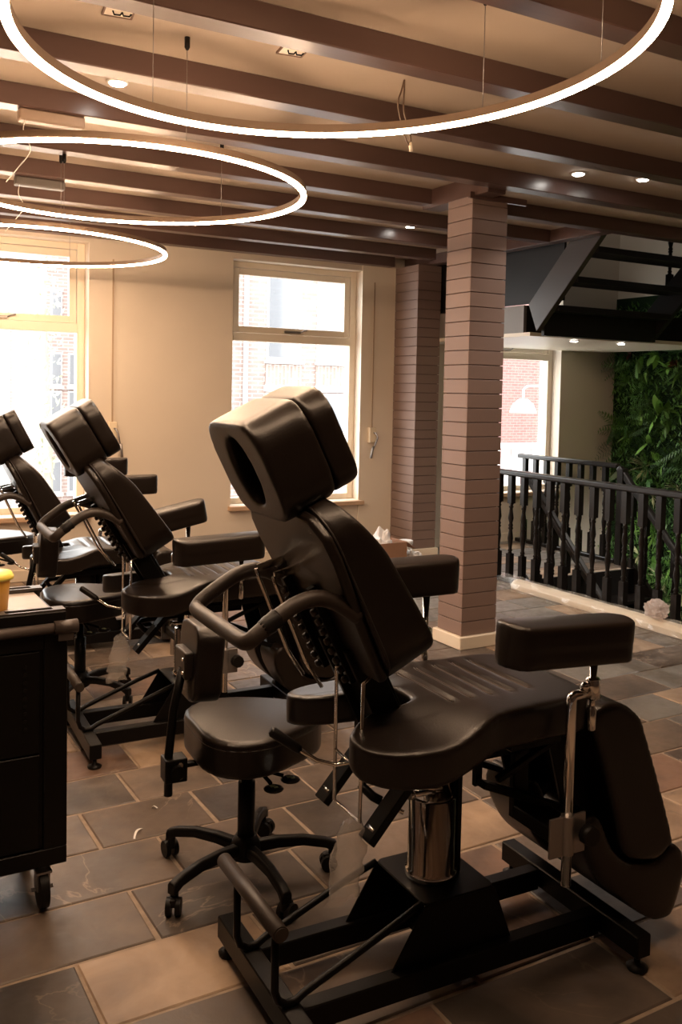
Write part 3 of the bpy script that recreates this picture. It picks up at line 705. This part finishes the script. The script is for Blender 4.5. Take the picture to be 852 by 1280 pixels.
for sx in (-.025, .035, .095, .155, .215):
    for dx in (-.0045, .0045):
        pts = []
        for k in range(15):
            y = -.10+.27*k/14; h = _sb.ray_cast(Vector((sx+dx, y, 1)), Vector((0, 0, -1)))[0]
            if h: pts.append((h.x, h.y, h.z+.0006))
        ME['stitch_lines'].tube(pts, .0012, 5)
ME['stitch_lines'] = ME['stitch_lines'].mesh('stitch_lines', mat('tan_seat_stitching', (.055, .037, .026), .5))
# back cushion (across, up)
bo = []
for p in rrect(.405, .475, .10, 8, 0, .165):
    x, y = p; k = 1-.04*max(0, (.20-y)/.25); bo.append((x*k, y))
def back_disp(v):
    t = max(0, min(1, (v.z-.03)/.06)); b = (.40-v.y)/.43
    v.z = v.z+t*(.034+.050*max(0, min(1, b))-.045*max(0, (v.y-.22)/.18)**1.5-.012*(v.x/.2)**2)
    return v
ME['backrest'] = remesh_prism('backrest', bo, [], .028, .098, leather, .0085, 8, back_disp)
hp = [(x, y) for x, y in rrect(.305, .25, .072, 7, 0, .505)]
hole = [(.062*cos(2*pi*k/28), .505+.088*sin(2*pi*k/28)) for k in range(28)]
def head_disp(v):
    if v.z > .03: v.z += .006*(1-(v.x/.15)**2)
    return v
ME['headrest_pad'] = remesh_prism('headrest_pad', hp, [hole], -.024, .112, leather, .0080, 11, head_disp)
ME['headrest_front_pad'] = remesh_prism('headrest_front_pad', [(x*.97, (y-.505)*.97+.505) for x, y in hp], [], .115, .176, leather, .0080, 7, lambda v: Vector((v.x, v.y, v.z+(.012*(1-(v.x/.16)**2) if v.z > .14 else 0))))
ME['arm_pad'] = remesh_prism('arm_pad', rrect(.385, .125, .05, 7), [], 0, .098, leather, .0080, 5, lambda v: Vector((v.x, v.y*(1.0 if v.z > .05 else .97), v.z+(.008*(1-(v.y/.07)**2) if v.z > .06 else 0))))
calf = [(.335, .665), (.37, .70), (.44, .695), (.495, .655), (.525, .60), (.635, .31), (.625, .270), (.585, .245), (.50, .262), (.45, .30), (.42, .40), (.36, .58)]
foot = [(.312, .37), (.33, .30), (.385, .215), (.475, .145), (.56, .085), (.61, .070), (.655, .085), (.690, .19), (.680, .245), (.645, .272), (.60, .250), (.56, .240), (.48, .258), (.42, .31), (.37, .40), (.335, .41)]
def prof_mesh(nm, pf, d): 
    c = [(p.x, p.y) for p in catmull([(x, y, 0) for x, y in pf], 4)]
    return remesh_prism(nm, c, [], -.092, .092, leather, .0095, 4)
ME['calf_pad'] = prof_mesh('calf_pad', calf, 0); ME['foot_pad'] = prof_mesh('foot_pad', foot, 0)
PM = Matrix(((1, 0, 0, 0), (0, 0, -1, 0), (0, 1, 0, 0), (0, 0, 0, 1)))   # (x,z)-profile, extruded along y
plate_poly = [(-.17, -.05), (.17, -.05), (.185, .10), (.215, .28), (.21, .34), (.17, .385), (.10, .40), (-.10, .40), (-.17, .385), (-.21, .34), (-.215, .28), (-.185, .10)]
def cached(key, mk, m, bevel=0, seg=2):
    if key not in ME: ME[key] = mk().mesh(key.split(':')[0], m, bevel, seg)
    return ME[key]
def tattoo_chair(label, loc, rz, rec=radians(26.6), dz=0.0, near=(.19, -.26, .852, 0, 3), far=(.07, .32, .905, 0, 0), pump=True, head_dz=0.0, cover=False):
    t = thing('treatment_chair', label, 'treatment chair', (loc[0], loc[1], 0), rz)
    I = Matrix.Identity(4); UP = T(0, 0, dz)
    A = lambda nm, key, mk, m, M=I, bev=0, par=None, seg=2: link(nm, cached(key, mk, m, bev, seg), par or t, M)
    for sy in (-1, 1):
        A('base_rail', 'base_rail:', lambda: MB().box2((-.445, -.022, .035), (.445, .022, .095)), black, T(0, .125*sy, 0), .003, None, 1)
    for sx in (-1, 1):
        A('cross_rail', 'cross_rail:', lambda: MB().box2((-.024, -.285, .040), (.024, .285, .100)), black, T(.47*sx, 0, 0), .003, None, 1)
        for sy in (-1, 1): A('levelling_foot', 'levelling_foot:', lambda: MB().lathe([(.026, 0), (.028, .008), (.016, .014), (.008, .018), (.008, .041)], 16), plastic, T(.47*sx, .262*sy, 0))
    def ped():
        m = MB()
        for s_ in (-1, 1):
            m.prism([(-.200, .090), (.165, .090), (.108, .238), (-.106, .238)], s_*.118-.003, s_*.118+.003, 'y')
        m.prism([(x, y) for x, y in rrect(.216, .244, .02, 3)], .236, .243, 'z'); m.box2((-.010, -.115, .04), (.05, .115, .236)); return m
    A('pedestal', 'pedestal:', ped, black, I, .002, None, 1)
    A('cylinder_sleeve', 'cylinder_sleeve:', lambda: MB().lathe([(.068, .243), (.068, .262), (.062, .264), (.062, .452), (.054, .456)], 36), chrome, T(-.01, 0, 0))
    A('piston', 'piston:', lambda: MB().cyl((.008, 0, .45), (.008, 0, .60+.05), .039, 28), chrome, T(0, 0, min(0, dz)))
    A('cylinder_guard', 'cylinder_guard:', lambda: MB().box2((.050, -.03, .243), (.064, .03, .58)), black, I, .003)
    A('carriage', 'carriage:', lambda: MB().box2((-.13, -.10, .565), (.20, .10, .600)).box2((-.20, -.09, .60), (.30, -.07, .655)).box2((-.20, .07, .60), (.30, .09, .655)).box2((.05, -.10, .50), (.075, -.085, .57)).box2((.10, -.18, .61), (.26, .18, .635)), black, UP, .003, None, 1)
    # foot bar: roller on a bent tube
    for y in (.11, -.125):
        key = 'bar_stay:%d' % (y > 0)
        pts = [(-.508, y, .285), (-.508, y, .145), (-.500, y, .120), (-.480, y, .106), (-.455, y, .108), (-.43, y, .122), (-.20, y+(.012 if y > 0 else .01), .205), (-.105, y+(.012 if y > 0 else .02), .236)]
        A('foot_bar_stay', key, lambda: MB().tube(pts, .0095, 10), black)
    A('foot_bar', 'foot_bar:', lambda: MB().cyl((-.508, -.155, .292), (-.508, .205, .292), .0190, 20).cyl((-.508, -.158, .292), (-.508, -.155, .292), .016, 20), foam)
    # lower slanted arms
    for sy in (-1, 1):
        def sl(): return MB().bar((-.275, sy*.118, .438), (-.085, sy*.118, .650), .022, .052, (0, 1, 0))
        A('slanted_arm', 'slanted_arm:%d' % sy, sl, black, UP, .002, None, 1)
        A('arm_bolt', 'arm_bolt:', lambda: MB().cyl((0, -.016, 0), (0, .016, 0), .009, 10), chrome, UP @ T(-.258, sy*.118, .462))
    A('release_lever', 'release_lever:', lambda: MB().tube([(-.10, -.118, .62), (-.25, -.10, .628), (-.335, -.07, .615), (-.375, -.05, .625), (-.44, -.03, .672)], .0055, 8), chrome, UP)
    A('lever_knob', 'lever_knob:', lambda: MB().tube([(-.415, -.04, .653), (-.425, -.036, .661), (-.475, -.015, .698), (-.48, -.013, .702)], [.010, .012, .013, .008], 12), plastic, UP)
    # seat + spine
    link('seat', ME['seat'], t, UP)
    link('stitch_lines', ME['stitch_lines'], t, UP)
    # leg rests
    for i, y in enumerate((-.125, .115)):
        link('calf_pad', ME['calf_pad'], t, UP @ T(0, y, 0) @ PM); link('foot_pad', ME['foot_pad'], t, UP @ T(0, y, 0) @ PM)
        A('leg_rest_plate', 'leg_rest_plate:', lambda: MB().bar((.335, 0, .66), (.425, 0, .34), .15, .012, (0, 1, 0)), black, UP @ T(-.012, y, 0), .002, None, 1)
        A('leg_rest_link', 'leg_rest_link:', lambda: MB().bar((.05, 0, .52), (.40, 0, .37), .018, .035, (0, 1, 0)).bar((.10, 0, .52), (.30, 0, .60), .014, .02, (0, 1, 0)), black, UP @ T(0, y+(.045 if i else -.0), 0), .002, None, 1)
    # back
    BF = UP @ frame_m((-.30, 0, .87), rec)
    H = BF @ T(0, head_dz, 0)
    link('backrest', ME['backrest'], t, BF)
    A('back_plate', 'back_plate:', lambda: MB().prism(plate_poly, .004, .030), leather, BF, .010)
    A('back_neck', 'back_neck:', lambda: MB().box2((-.055, -.26, .010), (.055, .05, .075)), black, BF, .006)
    A('tilt_bracket', 'tilt_bracket:', lambda: MB().box2((-.075, -.30, -.01), (-.060, .02, .06)).box2((.060, -.30, -.01), (.075, .02, .06)), black, BF, .002, None, 1)
    # toothed racks behind the backrest
    for k, xr in enumerate((.115, -.03)):
        A('toothed_rack', 'toothed_rack:', lambda: MB().box2((-.011, -.08, -.018), (.011, .19, .004)), black, BF @ T(xr, 0, 0), .002, None, 1)
        for j in range(9): A('rack_tooth', 'rack_tooth:', lambda: MB().lathe([(.0095, 0), (.0095, -.010), (.006, -.014)], 8), foam, BF @ T(xr, -.062+.0275*j, -.018))
    for k in range(2): A('brass_bolt', 'brass_bolt:', lambda: MB().cyl((-.003, 0, 0), (.003, 0, 0), .005, 10), brass, BF @ T(.203-.006*k, .11-.07*k, .045))
    # tilt rods and tabs
    for k, (x, o_) in enumerate(((.0, 0.0), (.105, .0))):
        A('tilt_tab', 'tilt_tab:', lambda: MB().bar((0, .235, .0), (0, .250, -.065), .018, .006, (1, 0, 0)), chrome, BF @ T(x, 0, 0))
        A('tilt_rod', 'tilt_rod:', lambda: MB().tube([(0, .250, -.068), (0, .23, -.072), (0, .02, -.085), (0, -.06, -.075)], .0048, 8), chrome, BF @ T(x, 0, 0))
    # chrome hoop under the back
    A('chrome_hoop', 'chrome_hoop:', lambda: MB().tube([(-.285, -.02, .83), (-.30, 0, .828), (-.30, 0, .495), (-.30, -.13, .495), (-.298, -.13, .823), (-.26, -.11, .835)], .0048, 8).cyl((-.30, 0, .623), (-.30, -.13, .612), .004, 8), chrome, UP)
    # padded push bar
    d = .175
    P_ = [(.0, .17, .01), (.0, .205, -.045), (.0, .215, -.085), (.0, .16, -.165), (.0, .10, -.235)]
    L_ = [(-d, .13, .02), (-d, .185, -.012), (-d, .222, -.05), (-d, .236, -.10), (-d, .233, -.16), (-d, .226, -.205), (-d*.97, .221, -.224), (-d*.85, .219, -.232), (-d*.4, .218, -.233)]
    path = catmull(L_+[(-x, y, z) for x, y, z in reversed(L_)], 5, False)
    A('push_bar', 'push_bar:', lambda: MB().tube(path, .0185, 14), foam, BF)
    A('grip_wrap', 'grip_wrap:', lambda: MB().tube([(-d, .234, -.145), (-d, .2335, -.15), (-d, .2325, -.165), (-d, .231, -.17), (-d, .229, -.185), (-d, .2285, -.19)], [.0192, .0215, .0195, .0215, .0195, .0190], 14), plastic, BF)
    # headrest
    link('headrest_pad', ME['headrest_pad'], t, H); link('headrest_front_pad', ME['headrest_front_pad'], t, H)
    A('face_cradle_lining', 'face_cradle_lining:', lambda: MB().prism([(.066*cos(2*pi*k/24), .505+.092*sin(2*pi*k/24)) for k in range(24)], .085, .100), plastic, H)
    pp = [(p[0]*1.0, p[1]) for p in rrect(.278, .223, .060, 6, 0, .505)]
    A('piping', 'piping:', lambda: MB().tube([(x, y, -.0165) for x, y in pp+pp[:1]], .0026, 6, False), stitch, H)
    A('piping', 'piping:f', lambda: MB().tube([(x*1.045, .505+(y-.505)*1.045, .099) for x, y in pp+pp[:1]], .0022, 6, False), stitch, H)
    A('piping', 'piping:b', lambda: MB().tube([(x*.985, y*.985+.003, .036) for x, y in bo+bo[:1]], .0032, 6, False), stitch, BF)
    A('pocket_seam', 'pocket_seam:', lambda: MB().tube([(.150, .44, .0), (.153, .47, .04), (.151, .50, .108)], .0022, 6).tube([(.1515, .485, .055), (.151, .385, .055)], .0018, 6), stitch, H)
    for x in (-.06, .06): A('headrest_post', 'headrest_post:', lambda: MB().cyl((0, .34, .045), (0, .42, .045), .007, 10), chrome, H @ T(x, 0, 0))
    # armrests
    for side, (ax, ay, az, yawd, pit) in ((-1, near), (1, far)):
        Ma = UP @ T(ax, ay, az) @ Matrix.Rotation(radians(yawd), 4, 'Z') @ Matrix.Rotation(radians(pit), 4, 'Y')
        link('arm_pad', ME['arm_pad'], t, Ma)
        ap = rrect(.378, .118, .048, 7); A('piping', 'piping:a', lambda: MB().tube([(x, y_, .083) for x, y_ in ap+ap[:1]], .0022, 6, False), stitch, Ma)
        px_ = ax+.095; y = ay
        zt = az+.012-.095*math.tan(radians(pit))
        A('arm_post', 'arm_post:%.3f' % zt, lambda: MB().lathe([(.006, .665), (.010, .67), (.010, .72), (.007, .725), (.007, .745), (.0185, .748), (.0185, .795), (.015, .80), (.008, .802), (.012, zt)], 16), chrome, UP @ T(px_, y, 0))
        A('arm_rod', 'arm_rod:', lambda: MB().tube([(0, 0, .762), (-.060, 0, .762), (-.066, 0, .758), (-.068, 0, .75), (-.068, 0, .285)], .0128, 14), chrome, UP @ T(px_, y, 0))
        A('set_screw', 'set_screw:', lambda: MB().cyl((-.03, 0, .772), (-.022, 0, .79), .011, 12), chrome, UP @ T(px_, y, 0))
        A('clamp_plate', 'clamp_plate:', lambda: MB().box2((-.125, -.004, .362), (-.012, .004, .462)).lathe([(.017, .365), (.017, .462)], 16, (-.068, 0, 0)), grey_metal, UP @ T(px_, y+.0*side, 0), .0015, None, 1)
        A('clamp_knob', 'clamp_knob:', lambda: MB().tube([(-.022, 0, .415), (-.022, -.015, .415), (-.022, -.018, .415), (-.022, -.042, .415)], [.008, .010, .026, .024], 10), plastic, UP @ T(px_, y, 0) @ Matrix.Scale(1, 4))
        yy = abs(y)-.10
        A('clamp_arm', 'clamp_arm:%d%.2f' % (side, y), lambda: MB().box2((-.10, 0, .39), (-.03, -side*yy if side < 0 else -yy, .43)) if 0 else MB().box2((-.11, min(0, -side*yy), .392), (-.025, max(0, -side*yy), .43)).box2((-.11, min(-side*yy, -side*(yy+.02)), .392), (-.06, max(-side*yy, -side*(yy+.02)), .62)), black, UP @ T(px_, y, 0), .003, None, 1)
    if pump:
        A('pump_handle', 'pump_handle:', lambda: MB().tube([(-.04, -.02, .55), (-.17, -.02, .545), (-.225, -.02, .54), (-.24, -.03, .53), (-.225, -.06, .513), (-.21, -.075, .505)], .0115, 10), black, T(0, 0, dz))
        A('pump_tip', 'pump_tip:', lambda: MB().cyl((-.21, -.075, .505), (-.17, -.115, .485), .0055, 8), chrome, T(0, 0, dz))
        A('pump_link', 'pump_link:', lambda: MB().cyl((-.10, -.045, .488), (.0, -.03, .475), .008, 10).cyl((-.112, -.047, .489), (-.10, -.045, .488), .012, 10), chrome)
    return t
c1 = tattoo_chair('nearest black leather treatment chair, largest in the picture', (1.40, 1.90), radians(-2.2))
c2 = tattoo_chair('second black leather treatment chair, in the middle of the row', (1.425, 3.77), radians(-3), rec=radians(31), dz=-.035, near=(.020, -.31, .832, 1, -2), far=(-.02, .29, .875, 6, -11), head_dz=-.02)
c3 = tattoo_chair('farthest black leather treatment chair, at the left edge by the window', (1.37, 5.30), radians(-4), rec=radians(27), dz=-.145, near=(.14, -.27, 1.045, 6, 0), far=(.10, .30, 1.10, 6, 0))
# clear bags on the slanted arms
def bag(label, M, k):
    rr = random.Random(k); V = []; F = []; n, m = 14, 12
    for i in range(m+1):
        f = i/m; z = -.19*f; rx = .022+.028*f+.008*sin(5*f); ry = .012+.014*sin(pi*f)
        for j in range(n): a = 2*pi*j/n; q = 1+rr.uniform(-.22, .22); V.append((rx*cos(a)*q-.02*f, ry*sin(a)*q, z+rr.uniform(-.006, .006)))
    for i in range(m):
        for j in range(n): F.append((i*n+j, i*n+(j+1) % n, (i+1)*n+(j+1) % n, (i+1)*n+j))
    o = obj('plastic_bag', MB().add(V, F, True), film); o.matrix_world = M; tag(o, label, 'plastic bag'); return o
bag('clear plastic bag hanging from the chrome hoop of the nearest chair', T(1.085, 1.80, .495), 4)
bag('clear plastic bag hanging from the chrome hoop of the second chair', T(1.095, 3.70, .47), 6)

# ------------------------------------------------------------------ stools
def stool_seat():
    P2 = []
    for k in range(40):
        a = 2*pi*k/40; r_ = .205+.022*cos(3*a)+.01*cos(a); P2.append((r_*cos(a), r_*sin(a)*1.0))
    return remesh_prism('seat', P2, [], .395, .500, leather, .0085, 6, lambda v: Vector((v.x, v.y, v.z+(.012*(1-(v.x*v.x+v.y*v.y)/.045) if v.z > .47 else 0)-(.02*min(1, max(0, (.43-v.z)/.03)) if 0 else 0))))
ME['stool_seat'] = stool_seat()
ME['stool_pad'] = remesh_prism('back_pad', rrect(.19, .225, .05, 6), [], 0, .085, leather, .008, 7)
def stool(label, loc, rz, base_rz, dz=0.0, back=True, a5=None):
    t = thing('stool', label, 'stool', (loc[0], loc[1], 0), rz)
    A = lambda nm, key, mk, m, M=Matrix.Identity(4), bev=0: link(nm, cached('st_'+key, mk, m, bev), t, M)
    U_ = T(0, 0, dz)
    link('seat', ME['stool_seat'], t, U_)
    ps = [(.205+.022*cos(3*a)+.01*cos(a))*.99 for a in [2*pi*k/48 for k in range(49)]]
    A('piping', 'pip', lambda: MB().tube([(ps[k]*cos(2*pi*k/48), ps[k]*sin(2*pi*k/48), .478) for k in range(49)], .0028, 6, False), stitch, U_)
    A('seat_plate', 'plate', lambda: MB().box2((-.12, -.06, .378), (.10, .06, .396)), black, U_, .003)
    A('gas_column', 'col', lambda: MB().lathe([(.0265, .085), (.0265, .30), (.018, .302), (.018, .38)], 20), black, T(0, 0, 0))
    if dz > 0: A('gas_piston', 'pist%.2f' % dz, lambda: MB().cyl((0, 0, .37), (0, 0, .38+dz), .015, 16), chrome)
    A('hub', 'hub', lambda: MB().lathe([(.038, .062), (.048, .070), (.048, .105), (.032, .135)], 24), plastic)
    for k in range(5):
        R_ = Matrix.Rotation(base_rz-rz+2*pi*k/5, 4, 'Z')
        def leg():
            m = MB(); pts = [(.03, .098, .040, .032), (.10, .105, .034, .032), (.18, .104, .030, .030), (.25, .090, .030, .030), (.285, .073, .034, .036)]
            V = []; 
            for x, z, w_, h in pts:
                for a, b in ((-.5, -.5), (.5, -.5), (.5, .25), (.3, .5), (-.3, .5), (-.5, .25)): V.append((x, a*w_, z+b*h))
            F = [(6*i+j, 6*i+(j+1) % 6, 6*i+6+(j+1) % 6, 6*i+6+j) for i in range(4) for j in range(6)]+[tuple(range(5, -1, -1)), tuple(range(24, 30))]
            m.add(V, F); m.cyl((.272, 0, .035), (.272, 0, .075), .013, 10); return m
        lg = A('leg', 'leg', leg, plastic, R_, .004)
        def cast():
            m = MB()
            for s_ in (-1, 1): m.cyl((0, s_*.006, .0255), (0, s_*.021, .0255), .0255, 18)
            m.box2((-.018, -.009, .03), (.022, .009, .052)); return m
        c_ = link('caster', cached('st_caster', cast, plastic, .002), lg, T(.272, 0, 0) @ Matrix.Rotation(k*1.3, 4, 'Z') @ T(-.012, 0, 0))
    for a, b in ((.18, -.6), (.14, -1.4)):
        lv = A('lever', 'lv%.2f' % a, lambda: MB().tube([(-.02, 0, .375), (a*cos(b)*.5, a*sin(b)*.5, .362), (a*cos(b), a*sin(b), .345)], .006, 8), black, U_ @ T(-.07 if b > -1 else .0, 0, 0))
        link('paddle', cached('st_pad%.2f' % a, lambda: MB().sphere((a*cos(b)*1.12, a*sin(b)*1.12, .335), .030, (1, 1, .25), 14, 8), plastic), lv)
        link('emblem', cached('st_emb%.2f' % a, lambda: MB().box2((a*cos(b)*1.12-.010, a*sin(b)*1.12-.004, .3415), (a*cos(b)*1.12+.006, a*sin(b)*1.12+.010, .3435)).box2((a*cos(b)*1.12-.002, a*sin(b)*1.12-.012, .3415), (a*cos(b)*1.12+.010, a*sin(b)*1.12-.003, .3435)), mat('pale_green_print', (.45, .5, .3), .5)), lv)
    if back:
        A('bracket', 'brk', lambda: MB().box2((-.262, -.030, .345), (-.195, .030, .415)).box2((-.21, -.012, .378), (-.10, .012, .392)).cyl((-.228, -.045, .380), (-.228, .045, .380), .020, 14), black, U_, .004)
        for z in (.362, .398): A('bracket_screw', 'scr', lambda: MB().cyl((-.218, -.034, 0), (-.218, -.030, 0), .008, 10), chrome, U_ @ T(0, 0, z))
        A('back_bar', 'bbar', lambda: MB().tube([(-.245, 0, .30), (-.245, 0, .42), (-.232, 0, .55), (-.205, 0, .68)], .013, 12), black, U_)
        A('back_pad', 'x', None, None) if 0 else link('back_pad', ME['stool_pad'], t, U_ @ T(-.192, 0, .700) @ Matrix.Rotation(radians(4), 4, 'Y') @ Matrix(((0, 0, 1, 0), (1, 0, 0, 0), (0, 1, 0, 0), (0, 0, 0, 1))))
        A('pad_strap', 'strap', lambda: MB().box2((-.215, -.055, .655), (-.186, .055, .735)), stitch, U_, .006)
        for z in (.675, .715): A('strap_stud', 'stud', lambda: MB().cyl((-.220, -.042, 0), (-.214, -.042, 0), .005, 10), chrome, U_ @ T(0, 0, z))
    return t
stool('black stool with a low back pad, nearest, behind the nearest chair', (1.137, 2.515), radians(-4), radians(-18))
stool('black stool with a back pad in front of the second chair, beside the tool trolley', (1.09, 4.36), radians(-8), radians(20), dz=.02)
stool('black stool cut off by the left edge, near the window', (.96, 5.95), radians(-8), radians(0), dz=.07)

# ------------------------------------------------------------------ tool trolley
tr_ = thing('tool_trolley', 'black steel tool trolley on casters at the left edge', 'trolley', (.30, 2.60, 0), 0)
cxm = lambda *a: None
TX, TY0, TY1, TB, TT = .315, 0.0, .36, .115, .80
ct = MB(); ct.box2((-.42, .012, TB), (TX, TY1, .79)); obj('cabinet', ct, black, tr_, bevel=.004, seg=1)
fr2 = MB(); fr2.box2((-.42, 0, TB), (TX, .012, TB+.05)); fr2.box2((TX-.065, 0, TB+.05), (TX, .012, .79)); fr2.box2((-.42, 0, .74), (TX-.065, .012, .79))
obj('face_frame', fr2, black, tr_, bevel=.002, seg=1)
obj('door_panel', MB().box2((-.42, .004, TB+.055), (TX-.075, .0115, .44)), black, tr_, bevel=.002, seg=1)
dp = obj('upper_panel', MB().box2((-.42, .004, .445), (TX-.075, .0115, .735)), black, tr_, bevel=.002, seg=1)
hs_ = MB()
for k in range(9): hs_.cyl((.20, .0005, .52+.022*k), (.20, .0038, .52+.022*k), .0055, 8)
obj('vent_holes', hs_, plastic, dp)
obj('handle_bar', MB().cyl((-.42, -.012, .790), (TX-.035, -.012, .802), .0145, 14), mat('brown_grey_bar', (.055, .042, .036), .45), tr_)
obj('handle_end', MB().cyl((TX-.04, -.012, .802), (TX+.025, -.012, .803), .019, 14).box2((TX-.03, -.02, .765), (TX+.012, .01, .80)), mat('brown_grey_bar', (.055, .042, .036), .45), tr_)
tp = MB(); tp.box2((-.42, -.005, .805), (TX-.005, TY1+.01, .815)); tp.box2((-.42, TY1-.01, .815), (TX-.005, TY1+.01, .845)); tp.box2((-.42, -.005, .815), (TX-.005, .004, .845))
obj('top_tray', tp, black, tr_, bevel=.002, seg=1)
obj('tray_mat', MB().box2((-.42, .05, .8155), (TX-.03, TY1-.05, .838)), mat('matte_top', (.30, .25, .21), .45, noise_amt=.2), tr_, bevel=.002, seg=1)
rl = MB()
for y0 in (.004, TY1-.05):
    rl.box2((-.42, y0, .842), (TX-.005, y0+.008, .850)); rl.box2((-.42, y0+.034, .842), (TX-.005, y0+.042, .850))
    for x in (-.30, -.02, .13, TX-.025): rl.box2((x-.012, y0+.008, .842), (x+.02, y0+.034, .850))
    rl.box2((-.42, y0+.034, .815), (TX-.005, y0+.042, .842))
obj('slotted_edge', rl, mat('worn_black', (.05, .042, .037), .4), tr_)
def trolley_caster(x, y):
    c = obj('caster', MB().cyl((-.012, 0, .055), (.012, 0, .055), .055, 26), plastic, tr_, bevel=.003, M=T(x, y, 0))
    obj('fork', MB().box2((-.018, -.02, .055), (-.014, .02, .114)).box2((.014, -.02, .055), (.018, .02, .114)).box2((-.022, -.03, .108), (.022, .03, .114)).cyl((-.03, 0, .055), (.03, 0, .055), .006, 10), grey_metal, c)
    return c
for o_ in tr_.children: o_.location.z += .02
for x, y in ((.255, .04), (.255, .31), (-.30, .04), (-.30, .31)): trolley_caster(x, y)
tb = thing('sharps_tub', 'orange-yellow tub with a rim on the tool trolley', 'tub', (.435, 2.73, .8585))
obj('body', MB().lathe([(.040, 0), (.047, .085), (.048, .09)], 24), mat('amber_plastic', (.80, .42, .06), .35), tb)
obj('lid', MB().lathe([(.056, .088), (.057, .096), (.050, .108), (.02, .112)], 24), mat('yellow_plastic', (.85, .70, .12), .35), tb)

GR = {'treatment_chair': 'treatment chairs in a row', 'stool': 'wheeled stools beside the chairs', 'ring_lamp': 'glowing ring lamps', 'downlight': 'round downlights', 'column': 'boarded columns', 'railing': 'black baluster railings',
      'ceiling_plate': 'cable plates in the ceiling', 'lamp_driver_box': 'lamp driver boxes', 'blind_winder': 'blind winders on the window wall', 'apartment_building': 'buildings across the street'}
for o in SC.objects:
    if not o.parent and o.name.split('.')[0] in GR: o['group'] = GR[o.name.split('.')[0]]
